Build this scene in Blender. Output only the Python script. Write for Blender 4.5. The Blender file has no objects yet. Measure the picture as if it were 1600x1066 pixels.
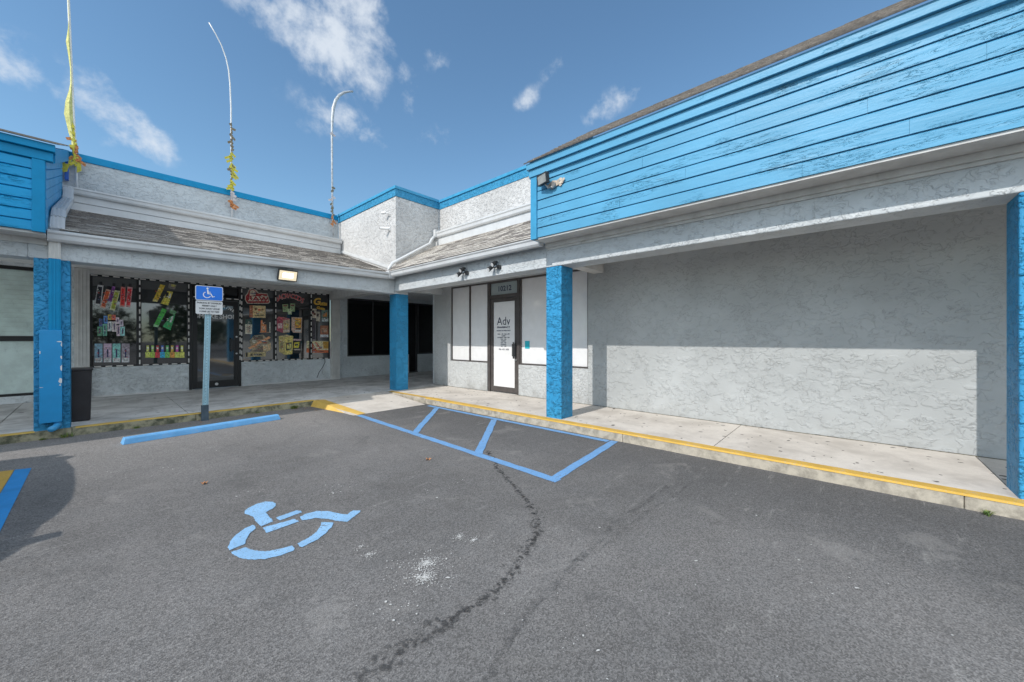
import bpy, bmesh, math, random
from mathutils import Vector, Matrix
random.seed(7)
C = bpy.context.scene.collection
SC = bpy.context.scene
R = math.radians
# ---------------------------------------------------------------- camera
YAW = 42.1
cam_d = bpy.data.cameras.new('camera'); cam = bpy.data.objects.new('camera', cam_d); C.objects.link(cam)
cam.location = (0, 0, 1.37); cam.rotation_euler = (R(90), 0, R(YAW - 90))
cam_d.sensor_width = 36; cam_d.lens = 588 / 1600 * 36; cam_d.shift_y = -3 / 1600
cam_d.clip_start = .05; cam_d.clip_end = 2000
SC.camera = cam
# ---------------------------------------------------------------- light
SUN = Vector((-1, .012, .88)).normalized()          # towards the sun
sun_d = bpy.data.lights.new('sun', 'SUN'); sun = bpy.data.objects.new('sun', sun_d); C.objects.link(sun)
sun_d.energy = 2.6; sun_d.angle = R(.5); sun_d.color = (1, .95, .88)
sun.rotation_euler = SUN.to_track_quat('Z', 'Y').to_euler()
SC.view_settings.view_transform = 'Standard'; SC.view_settings.look = 'None'
SC.view_settings.gamma = 1; SC.view_settings.exposure = .40
w = bpy.data.worlds.new('World'); SC.world = w; w.use_nodes = True
nt = w.node_tree; nt.nodes.clear()
def N(t, typ, **k):
    n = t.nodes.new(typ)
    for a, b in k.items(): setattr(n, a, b)
    return n
def mth(t, op, a, b=None, c=None, clamp=False):
    n = N(t, 'ShaderNodeMath', operation=op, use_clamp=clamp)
    for i, x in enumerate((a, b, c)):
        if x is None: continue
        if isinstance(x, (int, float)): n.inputs[i].default_value = x
        else: t.links.new(x, n.inputs[i])
    return n.outputs[0]
def mapr(t, x, a, b, c=0., d=1., smooth=True):
    n = N(t, 'ShaderNodeMapRange', interpolation_type='SMOOTHSTEP' if smooth else 'LINEAR')
    t.links.new(x, n.inputs[0])
    for i, q in enumerate((a, b, c, d)): n.inputs[i + 1].default_value = q
    return n.outputs[0]
def mixc(t, f, a, b, mode='MIX'):
    n = N(t, 'ShaderNodeMix', data_type='RGBA', blend_type=mode)
    for i, x in ((0, f), (6, a), (7, b)):
        if isinstance(x, (int, float)): n.inputs[i].default_value = x
        elif isinstance(x, tuple): n.inputs[i].default_value = (*x[:3], 1)
        else: t.links.new(x, n.inputs[i])
    return n.outputs[2]
sky = N(nt, 'ShaderNodeTexSky', sky_type='NISHITA', sun_disc=False)
sky.sun_elevation = R(41.3); sky.sun_rotation = R(270); sky.altitude = 0
sky.air_density = 1.1; sky.dust_density = .25; sky.ozone_density = 1.0
tc = N(nt, 'ShaderNodeTexCoord')
# clouds: soft wisps at fixed places of the sky, (azimuth from +X, elevation, half length, half height, tilt, density) in degrees
CLOUDS = [(95.1, 24.0, 3.87, 2.93, -28, 0.88), (92.5, 22.9, 3.45, 1.84, -30, 0.62), (89.3, 22.6, 5.34, 3.55, -30, 1.01), (86.0, 21.1, 3.71, 2.7, -20, 1.01), (69.1, 36.0, 12.15, 5.22, -25, 1.01), (62.6, 35.0, 5.94, 5.62, -60, 1.01), (75.0, 36.1, 7.08, 2.93, -20, 0.98), (64.3, 38.8, 7.11, 3.41, 0, 0.88), (57.3, 31.6, 2.1, 3.2, 0, 0.77), (59.8, 33.6, 2.79, 4.48, -60, 0.68), (65.5, 27.9, 7.92, 2.42, -15, 0.68), (53.6, 35.9, 3.44, 2.16, 0, 0.42), (40.2, 32.3, 3.94, 1.54, 35, 0.6), (35.5, 35.5, 3.03, 1.42, 30, 0.47), (27.8, 31.0, 4.84, 1.97, 25, 0.68), (24.6, 31.8, 2.69, 1.28, 30, 0.55), (53.6, 27.7, 5.03, 2.13, 0, 0.37), (-2.0, 31.4, 3.68, 2.02, 10, 0.39), (69.1, 26.6, 4.26, 1.54, 0, 0.48), (33.9, 32.3, 2.42, 3.23, 0, 0.3)]
nz = N(nt, 'ShaderNodeTexNoise'); nz.inputs['Scale'].default_value = 9; nz.inputs['Detail'].default_value = 9
nz.inputs['Roughness'].default_value = .58; nz.inputs['Distortion'].default_value = .25
nt.links.new(tc.outputs['Generated'], nz.inputs['Vector'])
tot = None
for az, el, a, b, tilt, dens in CLOUDS:
    az, el, a, b, tilt = map(R, (az, el, a, b, tilt))
    c = Vector((math.cos(el) * math.cos(az), math.cos(el) * math.sin(az), math.sin(el)))
    rt = Vector((math.sin(az), -math.cos(az), 0)); up = rt.cross(c)
    if up.z < 0: up = -up
    e1 = rt * math.cos(tilt) + up * math.sin(tilt); e2 = c.cross(e1)
    m = Matrix((e1, e2, c)).transposed()
    mp = N(nt, 'ShaderNodeMapping', vector_type='TEXTURE')
    mp.inputs['Location'].default_value = c; mp.inputs['Rotation'].default_value = m.to_euler()
    mp.inputs['Scale'].default_value = (a, b, 1)
    nt.links.new(tc.outputs['Generated'], mp.inputs['Vector'])
    ln = N(nt, 'ShaderNodeVectorMath', operation='LENGTH'); nt.links.new(mp.outputs[0], ln.inputs[0])
    s = mth(nt, 'MULTIPLY', mapr(nt, ln.outputs['Value'], 1.25, .0), dens)
    tot = s if tot is None else mth(nt, 'MAXIMUM', tot, s)
# wispy modulation
nf = N(nt, 'ShaderNodeTexNoise'); nf.inputs['Scale'].default_value = 30; nf.inputs['Detail'].default_value = 8; nf.inputs['Roughness'].default_value = .62
nt.links.new(tc.outputs['Generated'], nf.inputs['Vector'])
den = mth(nt, 'ADD', mth(nt, 'MULTIPLY', nz.outputs[0], 2.7), mth(nt, 'MULTIPLY', nf.outputs[0], 1.1))
mask = mapr(nt, mth(nt, 'ADD', tot, mth(nt, 'ADD', den, -1.97)), .28, 1.25)
mask = mth(nt, 'MULTIPLY', mth(nt, 'MULTIPLY', mask, mapr(nt, tot, .0, .45)), .88)
# bright broken cloud added as fill light in the unseen sky behind the camera
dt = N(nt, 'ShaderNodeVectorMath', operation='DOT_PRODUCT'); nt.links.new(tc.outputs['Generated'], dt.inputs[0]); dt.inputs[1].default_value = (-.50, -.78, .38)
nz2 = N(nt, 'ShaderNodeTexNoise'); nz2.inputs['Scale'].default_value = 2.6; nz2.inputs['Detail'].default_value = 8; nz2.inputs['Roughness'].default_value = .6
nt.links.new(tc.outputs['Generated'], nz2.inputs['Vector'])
rear_fill = mth(nt, 'MULTIPLY', mapr(nt, dt.outputs['Value'], .1, .6), mapr(nt, nz2.outputs[0], .36, .56))
skc = mixc(nt, 1.0, sky.outputs[0], (.77, .97, 1.03), 'MULTIPLY')
col = mixc(nt, mask, skc, (4.7, 5.1, 5.6))
col = mixc(nt, rear_fill, col, (9.4, 10.3, 11.0))
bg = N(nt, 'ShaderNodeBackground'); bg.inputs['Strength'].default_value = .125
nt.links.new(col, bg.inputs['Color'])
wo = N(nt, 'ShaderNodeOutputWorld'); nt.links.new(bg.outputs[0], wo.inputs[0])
# ---------------------------------------------------------------- helpers
class MB:
    def __init__(s): s.v = []; s.f = []; s.m = []
    def face(s, pts, m=0):
        i = len(s.v); s.v += [tuple(p) for p in pts]; s.f.append(tuple(range(i, i + len(pts)))); s.m.append(m)
    def box(s, x0, x1, y0, y1, z0, z1, m=0):
        i = len(s.v)
        s.v += [(x, y, z) for z in (z0, z1) for x, y in ((x0, y0), (x1, y0), (x1, y1), (x0, y1))]
        for q in ((0, 3, 2, 1), (4, 5, 6, 7), (0, 1, 5, 4), (1, 2, 6, 5), (2, 3, 7, 6), (3, 0, 4, 7)):
            s.f.append(tuple(i + k for k in q)); s.m.append(m)
    def prism(s, poly, axis, a0, a1, m=0):
        """poly in the two other axes (in xyz order), extruded along axis"""
        i = len(s.v); n = len(poly)
        for a in (a0, a1):
            for p in poly:
                q = list(p); q.insert('xyz'.index(axis), a); s.v.append(tuple(q))
        s.f.append(tuple(i + k for k in range(n))); s.m.append(m)
        s.f.append(tuple(i + n + k for k in reversed(range(n)))); s.m.append(m)
        for k in range(n):
            k2 = (k + 1) % n
            s.f.append((i + k, i + k2, i + n + k2, i + n + k)); s.m.append(m)
    def tube(s, pts, r, n=10, m=0, rs=None, cap=True):
        pts = [Vector(p) for p in pts]; base = len(s.v)
        prev = None
        for k, p in enumerate(pts):
            d = (pts[min(k + 1, len(pts) - 1)] - pts[max(k - 1, 0)]).normalized()
            a = Vector((0, 0, 1)) if abs(d.z) < .9 else Vector((1, 0, 0))
            if prev is not None: a = prev
            u = (a - d * a.dot(d)).normalized(); v = d.cross(u); prev = u
            rr = rs[k] if rs else r
            for j in range(n):
                t = 2 * math.pi * j / n
                s.v.append(tuple(p + (u * math.cos(t) + v * math.sin(t)) * rr))
        for k in range(len(pts) - 1):
            for j in range(n):
                j2 = (j + 1) % n
                s.f.append((base + k * n + j, base + k * n + j2, base + (k + 1) * n + j2, base + (k + 1) * n + j)); s.m.append(m)
        if cap:
            s.f.append(tuple(base + j for j in reversed(range(n)))); s.m.append(m)
            s.f.append(tuple(base + (len(pts) - 1) * n + j for j in range(n))); s.m.append(m)
    def xform(s, fn): s.v = [tuple(fn(*p)) for p in s.v]
    def build(s, name, mats, parent=None, base=None, bevel=0, seg=2, smooth=False, label=None):
        o0 = Vector((0, 0, 0))
        if parent is not None: o0 = ROOT[parent.name]
        elif base is not None: o0 = Vector(base)
        me = bpy.data.meshes.new(name)
        me.from_pydata([tuple(Vector(p) - o0) for p in s.v], [], s.f)
        if not isinstance(mats, (list, tuple)): mats = [mats]
        for m in mats: me.materials.append(m)
        me.polygons.foreach_set('material_index', s.m)
        bm = bmesh.new(); bm.from_mesh(me)
        bmesh.ops.recalc_face_normals(bm, faces=bm.faces)
        bm.to_mesh(me); bm.free()
        if smooth:
            me.polygons.foreach_set('use_smooth', [True] * len(me.polygons))
        o = bpy.data.objects.new(name, me); C.objects.link(o)
        if parent is not None: o.parent = parent; ROOT[o.name] = o0
        else: o.location = o0; ROOT[o.name] = o0
        if bevel:
            b = o.modifiers.new('b', 'BEVEL'); b.width = bevel; b.segments = seg; b.limit_method = 'ANGLE'
        if label: o['label'] = label
        return o
ROOT = {}
def thing(name, label, cat, loc=(0, 0, 0), group=None):
    o = bpy.data.objects.new(name, None); C.objects.link(o); o.location = loc; ROOT[o.name] = Vector(loc)
    o.empty_display_size = .2
    o['label'] = label; o['category'] = cat
    if group: o['group'] = group
    return o
def tag(o, label, cat, group=None):
    o['label'] = label; o['category'] = cat
    if group: o['group'] = group
    return o
def struct(o, kind='structure', label=None):
    o['kind'] = kind
    if label: o['label'] = label
    return o
def mesh_text(s, size, off=0.0, align='CENTER', sx=1.0, shear=0.0):
    cu = bpy.data.curves.new('t', 'FONT'); cu.body = s; cu.size = size; cu.offset = off; cu.align_x = align
    cu.shear = shear; cu.resolution_u = 3
    ob = bpy.data.objects.new('t', cu); C.objects.link(ob)
    me = bpy.data.meshes.new_from_object(ob.evaluated_get(bpy.context.evaluated_depsgraph_get()))
    vs = [(v.co.x * sx, v.co.y) for v in me.vertices]; fs = [tuple(p.vertices) for p in me.polygons]
    bpy.data.objects.remove(ob); bpy.data.curves.remove(cu); bpy.data.meshes.remove(me)
    return vs, fs
def put_text(mb, s, size, fn, m=0, **k):
    vs, fs = mesh_text(s, size, **k); i = len(mb.v)
    mb.v += [fn(a, b) for a, b in vs]
    for f in fs: mb.f.append(tuple(i + q for q in f)); mb.m.append(m)
def on_y(x0, y, z0, rot=0):      # text facing -Y
    c, s = math.cos(rot), math.sin(rot)
    return lambda a, b: (x0 + a * c - b * s, y, z0 + a * s + b * c)
def on_x(x, y0, z0):             # text facing -X
    return lambda a, b: (x, y0 - a, z0 + b)

# ---------------------------------------------------------------- materials
def new_mat(name):
    m = bpy.data.materials.new(name); m.use_nodes = True; t = m.node_tree
    return m, t, t.nodes['Principled BSDF']
def noise(t, vec, scale, detail=4, rough=.5, dist=0.0):
    n = N(t, 'ShaderNodeTexNoise'); n.inputs['Scale'].default_value = scale; n.inputs['Detail'].default_value = detail
    n.inputs['Roughness'].default_value = rough; n.inputs['Distortion'].default_value = dist
    t.links.new(vec, n.inputs['Vector']); return n.outputs[0]
def coords(t, scale=(1, 1, 1)):
    g = N(t, 'ShaderNodeNewGeometry'); mp = N(t, 'ShaderNodeMapping'); mp.inputs['Scale'].default_value = scale
    t.links.new(g.outputs['Position'], mp.inputs['Vector']); return mp.outputs[0]
def bump(t, p, h, strength=.5, dist=.01):
    b = N(t, 'ShaderNodeBump'); b.inputs['Strength'].default_value = strength; b.inputs['Distance'].default_value = dist
    t.links.new(h, b.inputs['Height']); t.links.new(b.outputs[0], p.inputs['Normal'])
def mul(c, k): return tuple(x * k for x in c)

def mat_plain(name, col, rough=.5, metal=0, var=.08, vs=6, spec=.5, grime=None):
    m, t, p = new_mat(name); v = coords(t)
    n = noise(t, v, vs, 5, .6)
    c = mixc(t, mapr(t, n, .3, .7), mul(col, 1 - var), mul(col, 1 + var))
    if grime:
        g = mapr(t, noise(t, coords(t, (1, 1, .5)), 9, 8, .7), .58, .72, 0, grime[1])
        c = mixc(t, g, c, grime[0])
    t.links.new(c, p.inputs['Base Color'])
    p.inputs['Roughness'].default_value = rough; p.inputs['Metallic'].default_value = metal
    p.inputs['Specular IOR Level'].default_value = spec
    bump(t, p, noise(t, v, 60, 3), .12, .003)
    return m

def mat_stucco(name, col, scale=5.0, line=.5, bs=.6, sx=(1, 1, 1.5), rough=.8, stain=0, grime=(.30, .30, .29), bd=.012):
    """skip-trowel stucco: smooth plateaus with ragged raised edges"""
    m, t, p = new_mat(name); v = coords(t, sx)
    w_ = N(t, 'ShaderNodeTexNoise'); w_.inputs['Scale'].default_value = scale * 1.6; w_.inputs['Detail'].default_value = 3
    t.links.new(v, w_.inputs['Vector'])
    off = N(t, 'ShaderNodeVectorMath', operation='MULTIPLY_ADD')
    t.links.new(w_.outputs['Color'], off.inputs[0]); off.inputs[1].default_value = (.75 / scale,) * 3
    t.links.new(v, off.inputs[2])
    n1 = noise(t, off.outputs[0], scale, 2.5, .6)
    n2 = noise(t, off.outputs[0], scale * 1.7, 2.0, .55)
    br = mapr(t, noise(t, v, scale * 1.3, 3), .42, .56)
    br2 = mapr(t, noise(t, v, scale * .9, 3), .53, .42)
    def ln(n, c, wd): return mapr(t, mth(t, 'ABSOLUTE', mth(t, 'SUBTRACT', n, c)), wd, wd * .15)
    l = mth(t, 'MAXIMUM', mth(t, 'MULTIPLY', ln(n1, .5, .0055), br), mth(t, 'MULTIPLY', ln(n2, .52, .006), br2))
    l = mth(t, 'MAXIMUM', l, mth(t, 'MULTIPLY', mth(t, 'MULTIPLY', ln(n1, .41, .005), br2), .8))
    plate = mth(t, 'ADD', mth(t, 'MULTIPLY', mapr(t, n1, .46, .50), br), mth(t, 'MULTIPLY', mth(t, 'MULTIPLY', mapr(t, n2, .47, .52), br2), .8))
    fine = noise(t, v, scale * 18, 4, .6)
    h = mth(t, 'ADD', plate, mth(t, 'MULTIPLY', fine, .22))
    h = mth(t, 'SUBTRACT', h, mth(t, 'MULTIPLY', l, .9))
    bump(t, p, h, bs, bd)
    big = noise(t, v, .9, 5, .6)
    c = mixc(t, mapr(t, big, .3, .7), mul(col, .88), mul(col, 1.06))
    c = mixc(t, mth(t, 'MULTIPLY', l, line), c, mul(col, .5))
    if stain:
        sep = N(t, 'ShaderNodeSeparateXYZ'); g = N(t, 'ShaderNodeNewGeometry'); t.links.new(g.outputs['Position'], sep.inputs[0])
        low = mapr(t, sep.outputs[2], .55, .1)
        sm = mth(t, 'MULTIPLY', mth(t, 'MULTIPLY', low, mapr(t, noise(t, v, 3, 6, .7), .35, .7)), stain)
        c = mixc(t, sm, c, grime)
    t.links.new(c, p.inputs['Base Color']); p.inputs['Roughness'].default_value = rough
    p.inputs['Specular IOR Level'].default_value = .3
    return m

def mat_paint_wood(name, col, axis='y', pale=None, peel=.5, rough=.42):
    m, t, p = new_mat(name)
    sc = (1, .12, 1) if axis == 'y' else (.12, 1, 1)
    v = coords(t, sc); v0 = coords(t)
    n = noise(t, v, 14, 6, .65, .3)
    big = noise(t, coords(t, (.5, .5, 1.2) if axis == 'y' else (.5, .5, 1.2)), 2.2, 5, .6)
    c = mixc(t, mapr(t, big, .3, .72), mul(col, .9), mul(col, 1.08))
    area = mapr(t, noise(t, coords(t, (1, .45, 2) if axis == 'y' else (.45, 1, 2)), 3.0, 4), .52, .66)
    crk = noise(t, v, 26, 6, .7, 1.2)
    cr = mth(t, 'MULTIPLY', mapr(t, mth(t, 'ABSOLUTE', mth(t, 'SUBTRACT', crk, .5)), .014, .003), area)
    pl = mth(t, 'MULTIPLY', mapr(t, n, .56, .68), area)
    if pale: c = mixc(t, mth(t, 'MULTIPLY', pl, peel), c, pale)
    c = mixc(t, mth(t, 'MULTIPLY', cr, .4), c, mul(col, .35))
    t.links.new(c, p.inputs['Base Color']); p.inputs['Roughness'].default_value = rough
    h = mth(t, 'SUBTRACT', mth(t, 'MULTIPLY', n, .6), mth(t, 'MULTIPLY', cr, 1.0))
    h = mth(t, 'ADD', h, mth(t, 'MULTIPLY', noise(t, v0, 45, 4), .12))
    bump(t, p, h, .8, .008)
    p.inputs['Specular IOR Level'].default_value = .3
    return m

def mat_asphalt():
    m, t, p = new_mat('asphalt'); v = coords(t)
    vo = N(t, 'ShaderNodeTexVoronoi'); vo.inputs['Scale'].default_value = 150; t.links.new(v, vo.inputs['Vector'])
    sepc = N(t, 'ShaderNodeSeparateColor'); t.links.new(vo.outputs['Color'], sepc.inputs[0])
    agg = mapr(t, sepc.outputs[0], .1, 1.0, .62, 1.36, False)
    n = noise(t, v, 170, 3, .6); nb = noise(t, v, .55, 6, .6); nm = noise(t, v, 3.5, 6, .65)
    c = mixc(t, mapr(t, nb, .32, .68), (.128, .122, .118), (.192, .182, .176))
    c = mixc(t, mapr(t, nm, .35, .7, 0, .5), c, (.165, .16, .158))
    # a newer, darker lane along the right-hand kerb, worn grey towards the left shops
    sp = N(t, 'ShaderNodeSeparateXYZ'); t.links.new(v, sp.inputs[0])
    wob = mth(t, 'MULTIPLY', noise(t, v, .8, 4), 1.4)
    lane = mapr(t, mth(t, 'ADD', sp.outputs[0], wob), 3.1, 5.0)
    c = mixc(t, mth(t, 'MULTIPLY', lane, .55), c, (.085, .085, .088))
    old = mapr(t, mth(t, 'ADD', sp.outputs[1], wob), 5.2, 8.3)
    c = mixc(t, mth(t, 'MULTIPLY', mth(t, 'MULTIPLY', old, mapr(t, sp.outputs[0], 3.3, 2.4)), .6), c, (.28, .265, .255))
    # long pale scuffs
    sc = noise(t, coords(t, (.5, 3.4, 1)), 3.2, 7, .75)
    c = mixc(t, mth(t, 'MULTIPLY', mapr(t, sc, .56, .72), .5), c, (.31, .30, .285))
    dk = noise(t, coords(t, (2.4, .5, 1)), 2.0, 6, .7)
    c = mixc(t, mapr(t, dk, .58, .72, 0, .35), c, (.085, .084, .083))
    mm = N(t, 'ShaderNodeMix', data_type='RGBA', blend_type='MULTIPLY'); mm.inputs[0].default_value = 1
    t.links.new(c, mm.inputs[6])
    sc2 = mth(t, 'MULTIPLY', agg, mapr(t, n, .25, .75, .82, 1.18, False))
    cb = N(t, 'ShaderNodeCombineColor'); [t.links.new(sc2, cb.inputs[i]) for i in range(3)]
    t.links.new(cb.outputs[0], mm.inputs[7])
    pt = noise(t, v, 1.7, 7, .7, .6); c0 = mixc(t, mapr(t, pt, .57, .66, 0, .28), mm.outputs[2], (.30, .285, .27)); c0 = mixc(t, mapr(t, pt, .42, .33, 0, .35), c0, (.085, .083, .082))
    wh = noise(t, v, 42, 2, .5); c = mixc(t, mapr(t, wh, .78, .83, 0, .7), c0, (.42, .41, .38))
    t.links.new(c, p.inputs['Base Color']); p.inputs['Roughness'].default_value = .88
    p.inputs['Specular IOR Level'].default_value = .35
    bump(t, p, mth(t, 'ADD', vo.outputs['Distance'], n), .55, .004)
    return m

def mat_concrete(name, col, dark, amount=.6, scale=2.2, spots=True, str_=(1, 1, 1)):
    m, t, p = new_mat(name); v = coords(t, str_)
    a = noise(t, v, scale, 8, .65, .3); b = noise(t, v, 22, 5, .6)
    c = mixc(t, mapr(t, a, .38, .68, 0, amount), col, dark)
    c = mixc(t, mapr(t, b, .45, .75, 0, .35), c, mul(col, .75))
    if spots:
        vo = N(t, 'ShaderNodeTexVoronoi'); vo.inputs['Scale'].default_value = 4.2; t.links.new(v, vo.inputs['Vector'])
        s = mapr(t, mth(t, 'ADD', vo.outputs['Distance'], mth(t, 'MULTIPLY', b, .10)), .19, .13, 0, .9)
        sc = N(t, 'ShaderNodeSeparateColor'); t.links.new(vo.outputs['Color'], sc.inputs[0])
        s = mth(t, 'MULTIPLY', s, mapr(t, sc.outputs[0], .30, .35))
        c = mixc(t, s, c, mul(dark, .5))
    f = noise(t, v, 140, 3)
    c = mixc(t, mapr(t, f, .3, .7, 0, .25), c, mul(col, .6))
    t.links.new(c, p.inputs['Base Color']); p.inputs['Roughness'].default_value = .85
    p.inputs['Specular IOR Level'].default_value = .3
    bump(t, p, mth(t, 'ADD', b, f), .35, .004)
    return m

def mat_road_paint(name, col, wear=.5, under=(.12, .115, .11)):
    m, t, p = new_mat(name); v = coords(t)
    n = noise(t, v, 60, 5, .7); b = noise(t, v, 5, 5, .6)
    k = mapr(t, mth(t, 'ADD', n, mth(t, 'MULTIPLY', b, .7)), .92, 1.06, 0, wear)
    k = mth(t, 'MAXIMUM', k, mapr(t, noise(t, v, 120, 2), .60, .68, 0, wear * .8))
    c = mixc(t, mapr(t, b, .3, .7), mul(col, .88), mul(col, 1.08))
    c = mixc(t, k, c, under)
    t.links.new(c, p.inputs['Base Color']); p.inputs['Roughness'].default_value = .7
    bump(t, p, noise(t, v, 150, 3), .5, .003)
    return m

def mat_glass_dark(name, col=(.012, .013, .015), ior=1.8, rough=.03, wav=.02):
    m, t, p = new_mat(name); v = coords(t)
    n = noise(t, v, 3, 4)
    t.links.new(mixc(t, mapr(t, n, .4, .7), mul(col, .8), mul(col, 1.3)), p.inputs['Base Color'])
    p.inputs['Roughness'].default_value = rough; p.inputs['IOR'].default_value = ior
    bump(t, p, noise(t, v, .8, 1), wav, .02)
    return m

def mat_alpha(name, col, scale, lo, hi, amax, sx=(1, 1, 1), rough=.85):
    m, t, p = new_mat(name); v = coords(t, sx)
    a = mapr(t, noise(t, v, scale, 6, .7), lo, hi, 0, amax)
    p.inputs['Base Color'].default_value = (*col, 1); p.inputs['Roughness'].default_value = rough
    t.links.new(a, p.inputs['Alpha'])
    return m

GREY = (.43, .445, .448)
M = {}
M['stucco_wall'] = mat_stucco('stucco wall', GREY, 5.2, .48, .55, (1, 1, 1.3), stain=.5, bd=.012)
M['stucco_beam'] = mat_stucco('stucco beam', (.54, .57, .59), 6.5, .5, .6, (1, 1, 1.1))
M['stucco_fine'] = mat_stucco('stucco fine', (.74, .78, .80), 10, 1.0, .8, (1, 1, 1.3), stain=.35, bd=.014)
M['stucco_shop'] = mat_stucco('stucco pharmacy', (.52, .535, .54), 12, .35, .6, (1, 1, 1.3), stain=.7, bd=.014)
M['stucco_parapet'] = mat_stucco('stucco parapet', (.50, .53, .55), 8, .3, .6, (1, 1, 1.5), bd=.015)
M['stucco_tower'] = mat_stucco('stucco tower', (.58, .575, .57), 10.0, .35, .7, (1, 1, 1.2), bd=.015)
BLUE = (.035, .27, .60)
M['column_blue'] = mat_stucco('blue stucco', (.035, .285, .54), 9, .5, .8, (1, 1, 1.3), rough=.5, stain=.0, bd=.02)
M['band_blue'] = mat_stucco('blue band', (.04, .27, .48), 12, .3, .7, (1, 1, 1), rough=.5)
M['siding_sun'] = mat_paint_wood('faded blue siding', (.095, .33, .525), 'y', (.26, .47, .62), .55)
M['siding_blue'] = mat_paint_wood('blue siding', (.003, .30, .60), 'x', None, .0)
M['trim_blue'] = mat_plain('blue trim paint', (.05, .29, .50), .45, var=.1, spec=.3)
M['deep_blue'] = mat_plain('deep blue paint', (.003, .24, .48), .45, spec=.2, var=.06, grime=((.03, .2, .4), .3))
M['gutter'] = mat_plain('painted gutter', (.56, .57, .58), .35, var=.07, vs=3, grime=((.3, .3, .3), .35))
M['white_trim'] = mat_plain('off white trim', (.58, .57, .55), .5, var=.08, grime=((.3, .28, .26), .4))
M['soffit'] = mat_plain('soffit board', (.55, .55, .54), .7, var=.1, grime=((.25, .24, .22), .4))
M['ceiling'] = mat_plain('ceiling paint', (.80, .80, .80), .9, var=.1)
M['interior'] = mat_plain('dark interior', (.03, .03, .03), .9)
M['black_frame'] = mat_plain('black aluminium', (.012, .012, .013), .4, metal=.0, var=.2)
M['bronze_frame'] = mat_plain('bronze aluminium', (.075, .066, .064), .38, var=.15)
M['glass_shop'] = mat_glass_dark('shop glass', (.014, .015, .017), 2.1)
M['glass_black'] = mat_glass_dark('black film glass', (.004, .004, .005), 1.5, .05, .01)
M['glass_film'] = mat_plain('white window film', (.76, .76, .77), .09, var=.03)
M['glass_grey'] = mat_plain('pale glass', (.36, .42, .43), .15, var=.05)
M['asphalt'] = mat_asphalt()
M['walk_shade'] = mat_concrete('walk concrete', (.72, .71, .70), (.36, .35, .34), .9, 2.0, True, (1, 1, 1))
M['walk_sun'] = mat_concrete('walk concrete pale', (.66, .61, .555), (.42, .38, .34), .75, 2.0)
M['kerb'] = mat_concrete('kerb concrete', (.50, .45, .37), (.20, .18, .15), .8, 9, False)
M['kerb_old'] = mat_concrete('mossy kerb', (.40, .37, .26), (.06, .07, .045), 1.0, 8, False)
M['yellow'] = mat_road_paint('yellow kerb paint', (.58, .35, .05), .7, (.4, .34, .26))
M['blue_line'] = mat_road_paint('blue line paint', (.15, .33, .60), .8)
M['blue_symbol'] = mat_road_paint('pale blue symbol paint', (.25, .45, .68), .8)
M['stop_blue'] = mat_road_paint('wheel stop paint', (.13, .38, .70), .4, (.4, .4, .4))
M['steel'] = mat_plain('galvanised steel', (.40, .60, .68), .45, metal=.3, var=.12, vs=30)
M['dark_metal'] = mat_plain('dark metal', (.03, .032, .035), .45)
M['grey_metal'] = mat_plain('grey metal', (.3, .3, .3), .4, metal=.5)
M['white_plastic'] = mat_plain('white plastic', (.68, .68, .68), .35, var=.03)
M['sign_blue'] = mat_plain('sign blue', (.004, .17, .72), .35, var=.03)
M['sign_white'] = mat_plain('sign white', (.66, .66, .66), .4, var=.04)
M['ink'] = mat_plain('black ink', (.02, .02, .03), .5)
M['navy'] = mat_plain('navy lettering', (.02, .03, .07), .5)
M['letter_white'] = mat_plain('white lettering', (.85, .84, .84), .5)
M['dash'] = mat_plain('led strip', (.85, .82, .78), .5)
M['teal'] = mat_plain('teal sticker', (.02, .42, .52), .4)
M['bin'] = mat_plain('bin plastic', (.022, .020, .024), .35, var=.2)
M['shutter'] = mat_plain('pale green film', (.66, .78, .74), .35, var=.12, vs=4, grime=((.40, .50, .47), .5))
SH = [mat_plain('shingle %d' % i, c, .95, var=.25, vs=25, spec=.1) for i, c in enumerate(
    [(.52, .48, .43), (.43, .40, .36), (.62, .58, .52), (.22, .20, .185)])]
def shingles(mb, p0, u, w_, n, L, S, expo=.13):
    p0, u, w_, n = map(Vector, (p0, u, w_, n)); rows = int(S / expo)
    expo = S / rows
    for r in range(rows):
        x = -random.random() * .3
        while x < L:
            wd = random.uniform(.16, .34); a = max(x, 0); b = min(x + wd - .004, L); x += wd
            if b - a < .01: continue
            s0 = r * expo - random.choice((0, 0, .0, .018)) * (r > 0); s1 = (r + 1) * expo + .02
            h0 = random.uniform(.011, .019); h1 = .002
            A = p0 + u * a + w_ * s0; B = p0 + u * b + w_ * s0; D_ = p0 + u * a + w_ * s1; E_ = p0 + u * b + w_ * s1
            m = random.choice((0, 0, 1, 1, 2, 3))
            mb.face([A + n * h0, B + n * h0, E_ + n * h1, D_ + n * h1], m)
            mb.face([A, B, B + n * h0, A + n * h0], 3)
            mb.face([A, A + n * h0, D_ + n * h1, D_], m); mb.face([B, E_, E_ + n * h1, B + n * h0], m)
CM = {}
def lmat(c):
    k = ('letter',) + c
    if k not in CM: CM[k] = mat_plain('lettering', tuple(min(.88, x * 1.5) for x in c), .5, var=.05)
    return CM[k]
def cmat(c):
    if c not in CM: CM[c] = mat_plain('print', tuple(min(.88, x * 1.55) for x in c), .4, var=.42, vs=34)
    return CM[c]
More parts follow.
